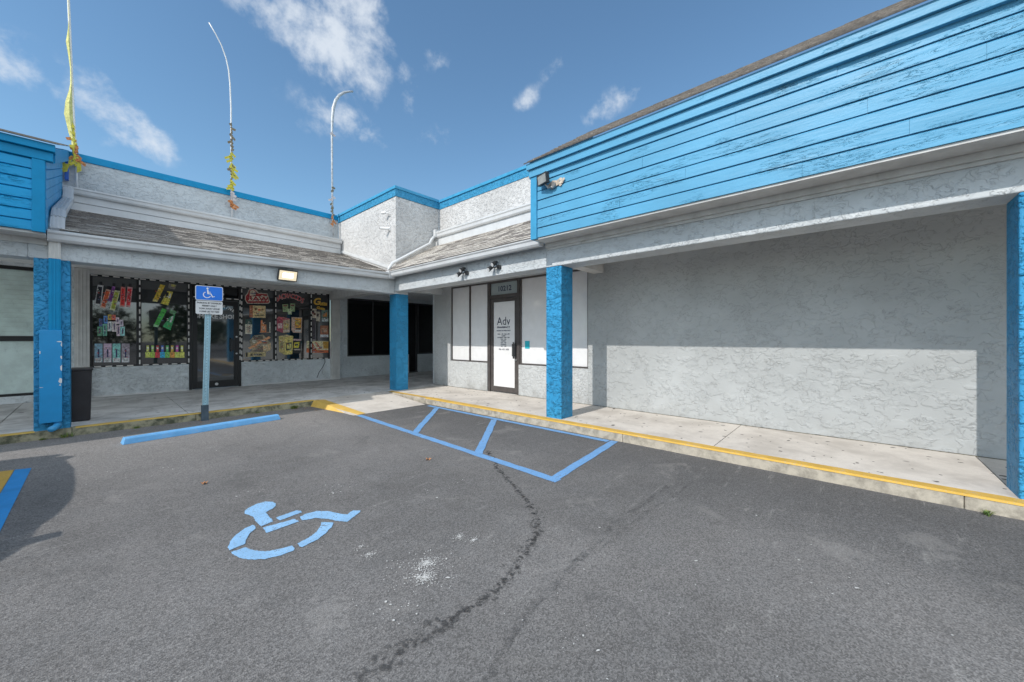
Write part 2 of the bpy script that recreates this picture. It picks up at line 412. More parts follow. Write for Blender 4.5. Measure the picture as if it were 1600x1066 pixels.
# shapes drawn on the shop glass and the asphalt (metres)
SYMBOL = [[(0.794,3.583),(0.822,3.621),(0.891,3.662),(0.96,3.663),(0.996,3.614),(1.003,3.552),(0.989,3.501),(0.954,3.462),(0.9,3.434),(0.898,3.388),(0.894,3.22),(0.811,3.199),(0.808,3.249),(0.804,3.33),(0.814,3.41),(0.798,3.491),(0.784,3.525)],[(0.927,3.274),(1.074,3.29),(1.094,3.256),(1.093,3.22),(0.932,3.199)],[(0.815,3.168),(1.013,3.144),(1.024,3.076),(0.805,3.059)],[(1.053,3.152),(1.107,3.169),(1.178,3.159),(1.242,3.08),(1.284,2.968),(1.315,2.919),(1.377,2.955),(1.413,2.908),(1.398,2.883),(1.262,2.801),(1.227,2.851),(1.184,2.954),(1.127,3.041),(1.046,3.073)],[(0.578,2.988),(0.583,3.041),(0.609,3.116),(0.657,3.193),(0.72,3.252),(0.778,3.272),(0.782,3.225),(0.774,3.193),(0.724,3.139),(0.693,3.078),(0.669,3.006)],[(0.582,2.959),(0.662,2.953),(0.674,2.903),(0.706,2.838),(0.752,2.787),(0.801,2.766),(0.872,2.751),(0.87,2.69),(0.857,2.678),(0.786,2.678),(0.709,2.705),(0.659,2.749),(0.62,2.799),(0.595,2.866),(0.584,2.922)],[(0.906,2.752),(0.984,2.774),(1.05,2.817),(1.095,2.868),(1.132,2.938),(1.19,2.865),(1.155,2.813),(1.09,2.752),(1.014,2.704),(0.909,2.679),(0.901,2.706)]]
STAIN = [(3.216,3.307),(2.826,2.734),(2.633,2.379),(2.536,2.199),(2.434,2.018),(2.349,1.901),(2.226,1.752),(2.135,1.669),(2.041,1.618),(1.91,1.584),(1.798,1.544),(1.69,1.496),(1.603,1.473),(1.505,1.456),(1.414,1.439),(1.319,1.436),(1.244,1.45),(1.16,1.447),(1.109,1.455),(1.048,1.463),(0.979,1.473),(0.905,1.476),(0.82,1.472),(0.712,1.479)]
TIRE1 = [(3.912,1.259),(3.418,1.266),(3.005,1.295),(2.568,1.301),(1.97,1.253),(1.708,1.231),(1.489,1.213),(1.262,1.16),(1.047,1.083)]
TIRE2 = [(3.907,1.138),(3.336,1.153),(2.928,1.21),(2.298,1.211),(2.057,1.237),(1.944,1.282)]
SPLAT = [(1.346,1.924,0.07,260),(1.265,1.821,0.07,260),(1.29,1.91,0.2,160),(1.685,2.011,0.05,80),(1.723,1.908,0.035,60),(1.162,2.268,0.05,50),(1.175,2.397,0.05,25),(1.349,1.711,0.12,40),(1.086,1.693,0.12,30),(0.893,2.653,0.3,20),(2.495,0.672,1.0,40),(0.96,3.944,0.15,30),(1.419,3.436,0.25,60),(2.199,2.79,0.3,25),(0.977,5.987,0.6,60),(3.606,5.622,0.5,50),(0.463,5.496,0.6,60),(1.467,0.933,0.5,40),(3.02,0.091,0.8,40)]
W1 = [('vape_sticker',[([(0.055,2.613),(0.097,2.618),(0.097,2.539),(0.055,2.535)],(0.01,0.01,0.012)),([(0.032,2.545),(0.117,2.539),(0.079,2.093),(-0.019,2.101)],(0.5,0.5,0.5)),([(0.038,2.509),(0.099,2.503),(0.071,2.129),(0.0,2.136)],(0.02,0.02,0.03))]),('vape_sticker',[([(0.173,2.532),(0.216,2.537),(0.216,2.457),(0.173,2.453)],(0.01,0.01,0.012)),([(0.155,2.464),(0.231,2.446),(0.141,2.034),(0.065,2.061)],(0.6,0.35,0.28)),([(0.153,2.429),(0.208,2.413),(0.142,2.069),(0.087,2.091)],(0.5,0.09,0.03))]),('vape_sticker',[([(0.252,2.604),(0.296,2.609),(0.296,2.528),(0.252,2.524)],(0.01,0.01,0.012)),([(0.249,2.536),(0.296,2.531),(0.231,2.187),(0.188,2.205)],(0.25,0.1,0.3)),([(0.247,2.509),(0.281,2.503),(0.233,2.215),(0.202,2.23)],(0.16,0.03,0.2))]),('vape_sticker',[([(0.306,2.521),(0.35,2.526),(0.35,2.445),(0.306,2.44)],(0.01,0.01,0.012)),([(0.284,2.451),(0.369,2.442),(0.284,1.994),(0.209,2.017)],(0.6,0.6,0.35)),([(0.285,2.415),(0.347,2.406),(0.285,2.031),(0.23,2.051)],(0.3,0.33,0.04))]),('vape_sticker',[([(0.395,2.609),(0.44,2.614),(0.44,2.533),(0.395,2.528)],(0.01,0.01,0.012)),([(0.381,2.539),(0.451,2.536),(0.444,2.095),(0.362,2.101)],(0.6,0.2,0.18)),([(0.389,2.504),(0.44,2.5),(0.434,2.131),(0.375,2.136)],(0.55,0.03,0.03))]),('vape_sticker',[([(0.502,2.621),(0.547,2.626),(0.547,2.544),(0.502,2.539)],(0.01,0.01,0.012)),([(0.481,2.55),(0.565,2.543),(0.527,2.09),(0.456,2.096)],(0.65,0.3,0.3)),([(0.488,2.513),(0.549,2.507),(0.521,2.126),(0.47,2.132)],(0.5,0.03,0.04))]),('box_pyramid_sticker',[([(0.053,1.811),(0.102,1.813),(0.102,1.647),(0.053,1.645)],(0.08,0.13,0.3)),([(0.117,1.876),(0.178,1.879),(0.178,1.711),(0.117,1.709)],(0.1,0.25,0.55)),([(0.18,1.908),(0.235,1.911),(0.235,1.793),(0.18,1.791)],(0.6,0.4,0.08)),([(0.236,1.903),(0.299,1.906),(0.299,1.796),(0.236,1.793)],(0.6,0.12,0.08)),([(0.3,1.853),(0.352,1.855),(0.352,1.706),(0.3,1.705)],(0.65,0.45,0.5)),([(0.355,1.802),(0.417,1.804),(0.417,1.655),(0.355,1.653)],(0.65,0.5,0.6)),([(0.025,1.641),(0.095,1.642),(0.095,1.438),(0.025,1.438)],(0.12,0.3,0.18)),([(0.104,1.699),(0.169,1.701),(0.169,1.439),(0.104,1.438)],(0.15,0.4,0.3)),([(0.176,1.757),(0.238,1.76),(0.238,1.545),(0.176,1.544)],(0.55,0.65,0.7)),([(0.244,1.756),(0.311,1.758),(0.311,1.535),(0.244,1.534)],(0.7,0.5,0.5)),([(0.312,1.677),(0.366,1.679),(0.366,1.44),(0.312,1.44)],(0.7,0.45,0.5)),([(0.368,1.645),(0.441,1.647),(0.441,1.441),(0.368,1.44)],(0.3,0.6,0.55)),([(0.069,1.774),(0.088,1.775),(0.088,1.692),(0.069,1.691)],(0.06,0.05,0.12)),([(0.138,1.84),(0.157,1.84),(0.157,1.757),(0.138,1.756)],(0.06,0.05,0.12)),([(0.199,1.872),(0.218,1.872),(0.218,1.839),(0.199,1.838)],(0.06,0.05,0.12)),([(0.259,1.866),(0.278,1.867),(0.278,1.841),(0.259,1.841)],(0.06,0.05,0.12)),([(0.317,1.815),(0.336,1.816),(0.336,1.752),(0.317,1.752)],(0.06,0.05,0.12)),([(0.377,1.764),(0.396,1.765),(0.396,1.701),(0.377,1.7)],(0.06,0.05,0.12)),([(0.052,1.604),(0.07,1.604),(0.07,1.484),(0.052,1.484)],(0.06,0.05,0.12)),([(0.128,1.662),(0.146,1.662),(0.146,1.485),(0.128,1.484)],(0.06,0.05,0.12)),([(0.198,1.72),(0.217,1.721),(0.217,1.591),(0.198,1.59)],(0.06,0.05,0.12)),([(0.268,1.718),(0.287,1.719),(0.287,1.581),(0.268,1.581)],(0.06,0.05,0.12)),([(0.33,1.64),(0.349,1.64),(0.349,1.487),(0.33,1.487)],(0.06,0.05,0.12)),([(0.395,1.607),(0.415,1.607),(0.415,1.487),(0.395,1.487)],(0.06,0.05,0.12))]),('vape_box_sticker',[([(-0.013,1.273),(0.101,1.272),(0.101,0.866),(-0.013,0.871)],(0.22,0.36,0.45)),([(0.032,1.153),(0.056,1.152),(0.056,0.972),(0.032,0.973)],(0.02,0.02,0.08)),([(-0.008,0.964),(0.095,0.96),(0.095,0.866),(-0.008,0.871)],(0.55,0.55,0.55)),([(0.003,0.947),(0.084,0.944),(0.084,0.931),(0.003,0.934)],(0.2,0.2,0.2)),([(0.003,0.918),(0.084,0.915),(0.084,0.904),(0.003,0.908)],(0.2,0.2,0.2))]),('vape_box_sticker',[([(0.119,1.272),(0.236,1.271),(0.236,0.86),(0.119,0.865)],(0.45,0.33,0.42)),([(0.166,1.15),(0.19,1.149),(0.19,0.967),(0.166,0.968)],(0.02,0.02,0.08)),([(0.125,0.959),(0.231,0.955),(0.231,0.86),(0.125,0.865)],(0.55,0.55,0.55)),([(0.136,0.942),(0.219,0.938),(0.219,0.926),(0.136,0.929)],(0.2,0.2,0.2)),([(0.136,0.912),(0.219,0.909),(0.219,0.899),(0.136,0.902)],(0.2,0.2,0.2))]),('vape_box_sticker',[([(0.252,1.271),(0.372,1.269),(0.372,0.854),(0.252,0.859)],(0.2,0.45,0.42)),([(0.3,1.147),(0.325,1.147),(0.325,0.962),(0.3,0.963)],(0.02,0.02,0.08)),([(0.258,0.954),(0.366,0.95),(0.366,0.854),(0.258,0.859)],(0.55,0.55,0.55)),([(0.27,0.937),(0.355,0.933),(0.355,0.92),(0.27,0.924)],(0.2,0.2,0.2)),([(0.27,0.907),(0.355,0.903),(0.355,0.893),(0.27,0.896)],(0.2,0.2,0.2))]),('vape_box_sticker',[([(0.392,1.269),(0.515,1.268),(0.515,0.847),(0.392,0.853)],(0.28,0.24,0.28)),([(0.441,1.144),(0.466,1.144),(0.466,0.957),(0.441,0.958)],(0.02,0.02,0.08)),([(0.397,0.949),(0.508,0.945),(0.508,0.847),(0.397,0.852)],(0.55,0.55,0.55)),([(0.409,0.931),(0.496,0.928),(0.496,0.915),(0.409,0.918)],(0.2,0.2,0.2)),([(0.409,0.901),(0.496,0.898),(0.496,0.887),(0.409,0.89)],(0.2,0.2,0.2))])]
W2 = [('yellow_vape_sticker',[([(1.023,2.662),(1.109,2.644),(0.973,2.241),(0.892,2.257)],(0.5,0.36,0.04)),([(0.903,2.314),(0.985,2.287),(0.973,2.241),(0.892,2.257)],(0.6,0.5,0.2)),([(1.146,2.511),(1.249,2.503),(1.163,2.175),(1.029,2.211)],(0.55,0.48,0.08)),([(1.177,2.393),(1.214,2.477),(1.202,2.361),(1.16,2.335)],(0.7,0.7,0.65)),([(1.126,2.491),(1.177,2.485),(1.152,2.357),(1.109,2.353)],(0.01,0.01,0.012)),([(1.177,2.702),(1.318,2.683),(1.283,2.564),(1.157,2.585)],(0.18,0.17,0.15)),([(1.22,2.688),(1.297,2.673),(1.28,2.621),(1.211,2.637)],(0.4,0.36,0.1))]),('green_vape_sticker',[([(1.056,2.1),(1.143,2.071),(0.985,1.646),(0.903,1.666)],(0.06,0.35,0.06)),([(0.914,1.722),(1.001,1.691),(0.985,1.646),(0.903,1.666)],(0.3,0.55,0.3)),([(1.194,1.902),(1.288,1.953),(1.202,1.582),(1.063,1.67)],(0.04,0.3,0.1)),([(1.22,1.903),(1.259,1.928),(1.22,1.766),(1.185,1.776)],(0.65,0.7,0.65)),([(1.214,2.11),(1.314,2.023),(1.271,1.952),(1.185,1.993)],(0.12,0.3,0.14)),([(1.232,2.115),(1.259,2.108),(1.242,2.054),(1.211,2.064)],(0.5,0.5,0.5))]),('jar_row_sticker',[([(0.776,1.23),(0.843,1.229),(0.843,1.073),(0.776,1.075)],(0.01,0.01,0.012)),([(0.789,1.221),(0.831,1.22),(0.831,1.078),(0.789,1.079)],(0.55,0.55,0.15)),([(0.795,1.187),(0.824,1.187),(0.824,1.136),(0.795,1.136)],(0.6,0.6,0.5)),([(0.77,1.071),(0.85,1.069),(0.85,0.94),(0.77,0.942)],(0.5,0.55,0.12)),([(0.858,1.229),(0.926,1.228),(0.926,1.071),(0.858,1.073)],(0.01,0.01,0.012)),([(0.871,1.22),(0.913,1.219),(0.913,1.076),(0.871,1.077)],(0.3,0.5,0.1)),([(0.877,1.186),(0.906,1.186),(0.906,1.134),(0.877,1.135)],(0.6,0.6,0.5)),([(0.851,1.068),(0.932,1.066),(0.932,0.936),(0.851,0.939)],(0.35,0.5,0.08)),([(0.94,1.228),(1.009,1.227),(1.009,1.069),(0.94,1.071)],(0.01,0.01,0.012)),([(0.954,1.218),(0.996,1.218),(0.996,1.074),(0.954,1.075)],(0.6,0.05,0.06)),([(0.96,1.185),(0.99,1.184),(0.99,1.132),(0.96,1.133)],(0.6,0.6,0.5)),([(0.934,1.066),(1.016,1.064),(1.016,0.933),(0.934,0.936)],(0.6,0.05,0.06)),([(1.024,1.227),(1.094,1.226),(1.094,1.067),(1.024,1.069)],(0.01,0.01,0.012)),([(1.038,1.217),(1.081,1.217),(1.081,1.072),(1.038,1.073)],(0.05,0.12,0.45)),([(1.044,1.183),(1.074,1.183),(1.074,1.131),(1.044,1.131)],(0.6,0.6,0.5)),([(1.018,1.064),(1.101,1.062),(1.101,0.93),(1.018,0.933)],(0.03,0.35,0.6)),([(1.109,1.226),(1.18,1.225),(1.18,1.065),(1.109,1.066)],(0.01,0.01,0.012)),([(1.123,1.216),(1.167,1.216),(1.167,1.07),(1.123,1.071)],(0.08,0.4,0.12)),([(1.13,1.182),(1.16,1.182),(1.16,1.129),(1.13,1.13)],(0.6,0.6,0.5)),([(1.103,1.062),(1.187,1.06),(1.187,0.927),(1.103,0.93)],(0.15,0.45,0.1)),([(1.196,1.225),(1.268,1.224),(1.268,1.062),(1.196,1.064)],(0.01,0.01,0.012)),([(1.209,1.215),(1.254,1.215),(1.254,1.067),(1.209,1.068)],(0.65,0.4,0.06)),([(1.216,1.181),(1.247,1.18),(1.247,1.127),(1.216,1.128)],(0.6,0.6,0.5)),([(1.189,1.06),(1.275,1.058),(1.275,0.924),(1.189,0.927)],(0.65,0.25,0.05)),([(1.283,1.223),(1.356,1.223),(1.356,1.06),(1.283,1.062)],(0.01,0.01,0.012)),([(1.297,1.214),(1.342,1.213),(1.342,1.065),(1.297,1.066)],(0.55,0.08,0.4)),([(1.304,1.179),(1.335,1.179),(1.335,1.126),(1.304,1.126)],(0.6,0.6,0.5)),([(1.276,1.058),(1.363,1.055),(1.363,0.921),(1.276,0.924)],(0.45,0.5,0.1)),([(1.372,1.222),(1.446,1.222),(1.446,1.058),(1.372,1.06)],(0.01,0.01,0.012)),([(1.386,1.213),(1.432,1.212),(1.432,1.063),(1.386,1.064)],(0.6,0.55,0.12)),([(1.393,1.178),(1.425,1.177),(1.425,1.124),(1.393,1.124)],(0.6,0.6,0.5)),([(1.365,1.055),(1.453,1.053),(1.453,0.917),(1.365,0.921)],(0.55,0.55,0.12))])]
W3 = [('logo_sticker',[([(2.693,2.536),(2.742,2.603),(2.769,2.7),(2.867,2.759),(2.961,2.708),(3.003,2.638),(3.216,2.646),(3.284,2.402),(3.239,2.361),(2.742,2.326),(2.69,2.421)],(0.45,0.4,0.33)),([(2.711,2.527),(2.76,2.594),(2.787,2.687),(2.867,2.737),(2.939,2.689),(2.984,2.619),(3.201,2.623),(3.261,2.406),(3.225,2.38),(2.753,2.346),(2.707,2.429)],(0.3,0.03,0.03)),([(2.751,2.52),(3.216,2.57),(3.231,2.43),(2.76,2.395)],(0.6,0.52,0.42)),([(2.804,2.672),(2.867,2.716),(2.93,2.673),(2.939,2.557),(2.795,2.545)],(0.5,0.42,0.33))]),('tan_box_sticker',[([(2.795,2.282),(2.87,2.287),(2.87,1.954),(2.795,1.966)],(0.35,0.12,0.06)),([(2.87,2.287),(3.169,2.292),(3.169,1.961),(2.87,1.954)],(0.55,0.42,0.22)),([(2.912,2.215),(2.961,2.218),(2.961,2.165),(2.912,2.162)],(0.2,0.08,0.03)),([(2.993,2.199),(3.048,2.202),(3.048,2.148),(2.993,2.145)],(0.5,0.12,0.06)),([(3.076,2.215),(3.122,2.217),(3.122,2.163),(3.076,2.161)],(0.25,0.12,0.05)),([(2.912,2.035),(3.122,2.045),(3.122,2.002),(2.912,1.992)],(0.25,0.2,0.08))]),('paper_pack_sticker',[([(2.699,1.909),(2.858,1.895),(2.849,1.503),(2.693,1.512)],(0.5,0.47,0.38)),([(2.699,1.909),(2.858,1.895),(2.856,1.768),(2.697,1.773)],(0.03,0.07,0.06)),([(2.742,1.722),(2.813,1.724),(2.813,1.545),(2.742,1.544)],(0.4,0.33,0.25))]),('orange_figure_sticker',[([(3.059,1.881),(3.089,1.903),(3.113,1.84),(3.122,1.786),(3.188,1.777),(3.188,1.55),(3.052,1.548)],(0.6,0.2,0.07)),([(3.076,1.731),(3.16,1.733),(3.16,1.603),(3.076,1.602)],(0.5,0.3,0.2)),([(3.263,1.84),(3.288,1.841),(3.288,1.551),(3.263,1.551)],(0.5,0.48,0.42)),([(3.03,1.563),(3.254,1.566),(3.254,1.548),(3.03,1.546)],(0.4,0.2,0.12))]),('cigar_tray_sticker',[([(2.795,1.324),(2.903,1.472),(3.113,1.495),(3.292,1.257),(3.311,1.103),(3.085,0.914),(2.707,0.895),(2.849,1.07)],(0.3,0.24,0.16)),([(2.858,1.45),(3.104,1.473),(3.113,1.376),(2.903,1.355)],(0.1,0.08,0.06)),([(2.76,1.135),(3.254,1.453),(3.296,1.405),(2.813,1.096)],(0.6,0.28,0.14)),([(2.849,1.028),(3.085,1.172),(3.216,1.084),(3.085,1.011)],(0.16,0.13,0.1)),([(3.104,1.172),(3.292,1.257),(3.282,1.06),(3.122,1.021)],(0.5,0.36,0.2)),([(2.704,1.006),(3.178,1.009),(3.169,0.89),(2.704,0.891)],(0.42,0.34,0.17)),([(2.711,1.006),(2.751,1.005),(2.751,0.894),(2.711,0.895)],(0.01,0.01,0.012)),([(2.813,0.982),(2.867,0.981),(2.867,0.911),(2.813,0.912)],(0.08,0.06,0.03)),([(2.894,0.973),(3.085,0.968),(3.085,0.914),(2.894,0.92)],(0.1,0.08,0.04))])]
W4 = [('green_pack_sticker',[([(3.587,2.363),(3.734,2.378),(3.74,2.153),(3.603,2.151)],(0.3,0.4,0.2)),([(3.785,2.404),(3.918,2.402),(3.912,2.174),(3.781,2.178)],(0.28,0.38,0.2)),([(3.704,2.252),(3.836,2.249),(3.83,2.086),(3.734,2.086)],(0.4,0.5,0.3)),([(3.613,2.347),(3.714,2.354),(3.714,2.314),(3.613,2.307)],(0.2,0.05,0.05)),([(3.801,2.371),(3.898,2.378),(3.898,2.339),(3.801,2.333)],(0.2,0.05,0.05)),([(3.744,2.176),(3.805,2.179),(3.805,2.134),(3.744,2.131)],(0.6,0.6,0.45))]),('red_box_sticker',[([(3.446,1.961),(3.603,2.001),(3.603,1.544),(3.45,1.608)],(0.35,0.06,0.09)),([(3.603,2.001),(3.785,1.953),(3.774,1.569),(3.603,1.544)],(0.4,0.3,0.2)),([(3.485,2.007),(3.643,1.987),(3.785,1.953),(3.603,1.901),(3.446,1.95)],(0.45,0.1,0.12)),([(3.465,1.807),(3.583,1.833),(3.583,1.677),(3.475,1.675)],(0.6,0.4,0.4)),([(3.633,1.812),(3.748,1.816),(3.74,1.669),(3.633,1.656)],(0.45,0.35,0.12)),([(3.615,1.622),(3.772,1.625),(3.772,1.591),(3.615,1.589)],(0.6,0.5,0.45))]),('orange_pack_sticker',[([(3.826,2.011),(4.108,2.012),(4.097,1.554),(3.867,1.558),(3.821,1.637)],(0.5,0.35,0.28)),([(3.912,1.98),(4.087,1.976),(4.076,1.688),(3.912,1.707)],(0.6,0.3,0.05)),([(3.939,1.913),(4.055,1.894),(4.044,1.779),(3.939,1.788)],(0.65,0.45,0.08)),([(4.013,1.824),(4.082,1.861),(4.055,1.779)],(0.4,0.05,0.03)),([(3.933,1.696),(4.067,1.699),(4.067,1.653),(3.933,1.651)],(0.05,0.05,0.06)),([(3.918,1.627),(4.076,1.63),(4.076,1.596),(3.918,1.593)],(0.6,0.6,0.6))]),('yellow_box_sticker',[([(3.495,1.454),(3.663,1.428),(3.643,0.918),(3.505,1.011)],(0.45,0.36,0.14)),([(3.663,1.428),(3.867,1.456),(3.846,0.935),(3.643,0.918)],(0.6,0.47,0.15)),([(3.495,1.454),(3.704,1.493),(3.867,1.456),(3.663,1.424)],(0.6,0.45,0.22)),([(3.683,1.265),(3.83,1.275),(3.821,1.049),(3.675,1.038)],(0.05,0.05,0.04)),([(3.704,1.22),(3.815,1.23),(3.805,1.094),(3.704,1.085)],(0.55,0.5,0.15)),([(3.524,1.255),(3.603,1.254),(3.603,1.098),(3.524,1.099)],(0.25,0.2,0.1))]),('black_pack_sticker',[([(3.877,1.377),(4.087,1.365),(4.065,0.94),(3.856,0.968)],(0.02,0.02,0.02)),([(3.877,1.377),(4.087,1.365),(4.082,1.319),(3.873,1.329)],(0.5,0.35,0.35)),([(3.898,1.263),(4.038,1.285),(4.013,1.113),(3.877,1.116)],(0.6,0.5,0.05)),([(3.918,1.229),(4.002,1.239),(3.992,1.182),(3.918,1.172)],(0.03,0.03,0.03)),([(3.883,1.081),(4.055,1.078),(4.055,1.043),(3.883,1.047)],(0.4,0.35,0.3))])]
W5 = [('cream_pack_sticker',[([(4.302,2.289),(4.513,2.29),(4.513,2.005),(4.302,2.015)],(0.5,0.44,0.36)),([(4.368,2.234),(4.446,2.238),(4.446,2.144),(4.368,2.14)],(0.04,0.03,0.03)),([(4.423,2.166),(4.486,2.17),(4.486,2.099),(4.423,2.096)],(0.12,0.05,0.03)),([(4.501,2.206),(4.614,2.2),(4.614,1.909),(4.501,1.922)],(0.45,0.4,0.33)),([(4.524,2.148),(4.58,2.151),(4.58,2.067),(4.524,2.065)],(0.05,0.03,0.03))]),('teal_pack_sticker',[([(4.66,2.274),(4.876,2.275),(4.876,1.911),(4.66,1.904)],(0.12,0.18,0.16)),([(4.695,2.133),(4.822,2.199),(4.822,2.066),(4.706,2.061)],(0.5,0.2,0.04)),([(4.667,2.012),(4.871,2.02),(4.871,1.918),(4.667,1.911)],(0.5,0.55,0.57))]),('brown_pack_sticker',[([(4.621,1.783),(4.876,1.79),(4.876,1.426),(4.621,1.425)],(0.3,0.12,0.07)),([(4.66,1.7),(4.81,1.703),(4.81,1.583),(4.66,1.581)],(0.45,0.3,0.2)),([(4.626,1.508),(4.871,1.511),(4.871,1.433),(4.626,1.432)],(0.5,0.52,0.55))]),('grey_pouch_sticker',[([(4.324,1.951),(4.479,1.956),(4.479,1.365),(4.324,1.365)],(0.06,0.05,0.06))]),('ice_cream_photo_sticker',[([(4.237,1.314),(4.876,1.305),(4.876,0.941),(4.226,0.97)],(0.55,0.48,0.3)),([(4.291,1.272),(4.379,1.283),(4.558,0.985),(4.446,0.976)],(0.45,0.1,0.05)),([(4.237,1.109),(4.446,1.035),(4.876,1.026),(4.876,0.941),(4.226,0.97)],(0.5,0.12,0.05)),([(4.468,1.271),(4.513,1.275),(4.649,1.078),(4.58,1.056)],(0.45,0.15,0.08)),([(4.695,1.293),(4.871,1.292),(4.871,1.074),(4.718,1.077)],(0.4,0.22,0.04))])]
def blob(mb, x, y, r, z, n=9, ang=None, st=1.0):
    ang = random.random() * 6.3 if ang is None else ang
    ca, sa = math.cos(ang), math.sin(ang); pts = []
    for i in range(n):
        t = 2 * math.pi * i / n; rr = r * random.uniform(.6, 1.25)
        a = rr * math.cos(t) * st; b = rr * math.sin(t)
        pts.append((x + a * ca - b * sa, y + a * sa + b * ca, z))
    mb.face(pts)
# ---------------------------------------------------------------- ground, pavement, kerbs
WK = .12
mb = MB(); mb.box(-250, 250, -250, 250, -.3, 0); struct(mb.build('ground', M['asphalt']))
mb = MB()
# shaded walk in front of the left-hand shops (slabs with open joints)
xs = [-9, -6, -3.4, -.95, 1.05, 3.05, 4.86]
for a, b in zip(xs, xs[1:]): mb.box(a + .004, b - .004, 8.31, 12.6, -.1, WK)
mb.box(4.864, 9.6, 8.31, 12.6, -.1, WK)
struct(mb.build('pavement', M['walk_shade'], bevel=.005))
mb = MB()
ys = [-6, -3.3, -.98, 1.2, 3.35, 5.57, 7.6, 8.305]
for a, b in zip(ys, ys[1:]): mb.box(4.835, 6.7, a + .004, b - .004, -.1, WK)
struct(mb.build('pavement', M['walk_sun'], bevel=.005))
mb = MB()
x = -9.
while x < 3.0:
    b = min(x + random.uniform(1.1, 1.6), 3.02); mb.box(x, b - .003, 8.18, 8.306, -.1, WK - .001); x = b
kl = struct(mb.build('kerb', M['kerb_old'], bevel=.012))
mb = MB()
y = -6.
while y < 6.7:
    b = min(y + random.uniform(2.6, 3.4), 6.72); mb.box(4.70, 4.831, y, b - .003, -.1, WK - .001); y = b
struct(mb.build('kerb', M['kerb'], bevel=.012))
mb = MB()      # flared side of the ramp beside the column
mb.prism([(4.70, 6.716), (4.831, 6.716), (4.831, 8.30), (4.66, 8.17)], 'z', -.1, WK - .002)
struct(mb.build('kerb', M['kerb'], bevel=.01))
# dirt line where the walls meet the walk
mb = MB(); mb.box(6.285, 6.299, -6, 5.5, WK - .01, WK + .006); mb.box(6.285, 6.299, 6.5, 8.6, WK - .01, WK + .006)
struct(mb.build('dirt', mat_plain('dirt', (.13, .12, .09), 1, var=.5, vs=20)), 'stuff')
mb = MB(); zc = WK + .0012
for i in range(330):
    if i < 210: x, y = random.uniform(4.86, 6.26), random.uniform(-1.6, 8.2)
    else: x, y = random.uniform(-1, 5), random.uniform(8.35, 11.9)
    blob(mb, x, y, random.choice((.5, .8, 1, 1.5)) * random.uniform(.008, .018), zc, 7, None, random.choice((1, 1.6))); zc += .000004
struct(mb.build('gum_spots', mat_alpha('gum', (.13, .12, .11), 30, .2, .45, .75)), 'stuff')
# yellow kerb paint
mb = MB()
def wav(x): return .012 * math.sin(x * 5.1) + .008 * math.sin(x * 13.7 + 1)
for a, b in ((-9, -.55), (-.19, 3.0)):
    n = int((b - a) / .15) + 1
    for i in range(n):
        x0 = a + (b - a) * i / n; x1 = a + (b - a) * (i + 1) / n
        mb.face([(x0, 8.189, WK + .003), (x1, 8.189, WK + .003), (x1, 8.262 + wav(x1), WK + .003), (x0, 8.262 + wav(x0), WK + .003)])
        mb.face([(x0, 8.176, WK - .014), (x1, 8.176, WK - .014), (x1, 8.189, WK + .003), (x0, 8.189, WK + .003)])
struct(mb.build('kerb_paint', mat_road_paint('worn kerb yellow', (.55, .36, .07), .85, (.36, .33, .25))))
mb = MB()
n = 92
for i in range(n):
    y0 = -6 + 12.72 * i / n; y1 = -6 + 12.72 * (i + 1) / n
    mb.face([(4.708, y0, WK + .003), (4.708, y1, WK + .003), (4.832 + wav(y1) * .4, y1, WK + .003), (4.832 + wav(y0) * .4, y0, WK + .003)])
    mb.face([(4.695, y0, WK - .014), (4.695, y1, WK - .014), (4.708, y1, WK + .003), (4.708, y0, WK + .003)])
mb.face([(4.708, 6.72, WK + .003), (4.82, 6.72, WK + .003), (4.80, 8.2, WK + .003), (4.675, 8.2, WK + .003)])
struct(mb.build('kerb_paint', M['yellow']))
# kerb ramp
mb = MB()
A, B, C_, D_ = (3.03, 8.17, WK - .012), (4.655, 8.17, WK - .012), (4.62, 6.62, .006), (3.10, 6.62, .006)
mb.face([A, D_, C_, B]); mb.face([A, (A[0], A[1], -.05), (D_[0], D_[1], -.05), D_]); mb.face([D_, (D_[0], D_[1], -.05), (C_[0], C_[1], -.05), C_])
mb.face([(3.03, 8.17, WK - .012), (4.655, 8.17, WK - .012), (4.655, 8.315, WK - .003), (3.03, 8.315, WK - .003)])
struct(mb.build('kerb_ramp', M['walk_sun']))
mb = MB()
mb.face([(3.0, 8.18, WK), (3.20, 8.16, WK - .009), (3.32, 6.62, .011), (3.19, 6.60, .006)])
mb.face([(3.0, 8.18, WK), (3.19, 6.60, .006), (3.13, 6.60, -.002), (2.93, 8.16, .0)])
struct(mb.build('ramp_edge_paint', mat_road_paint('ramp yellow', (.66, .42, .09), .5, (.4, .34, .26))))

# road markings
def strip(mb, p, q, wd, z=.004, seg=.12):
    p, q = Vector(p), Vector(q); L = (q - p).length; d = (q - p).normalized(); nn = Vector((-d.y, d.x)); k = max(1, int(L / seg))
    prev = None
    for i in range(k + 1):
        c = p + d * (L * i / k); a = wd / 2 + random.uniform(-.006, .006); b = wd / 2 + random.uniform(-.006, .006)
        cur = ((c.x + nn.x * a, c.y + nn.y * a, z), (c.x - nn.x * b, c.y - nn.y * b, z))
        if prev: mb.face([prev[0], prev[1], cur[1], cur[0]])
        prev = cur
mb = MB()
strip(mb, (3.17, 6.58), (2.99, 2.10), .105)
strip(mb, (2.94, 2.155), (4.66, 2.36), .105, .0045)
strip(mb, (4.60, 2.42), (4.58, 6.45), .095, .005)
strip(mb, (4.53, 6.10), (3.11, 4.72), .10, .0055)
strip(mb, (4.53, 4.50), (3.05, 3.30), .10, .006)
struct(mb.build('road_marking', M['blue_line']), label='blue hatched access aisle lines painted beside the kerb')
mb = MB()
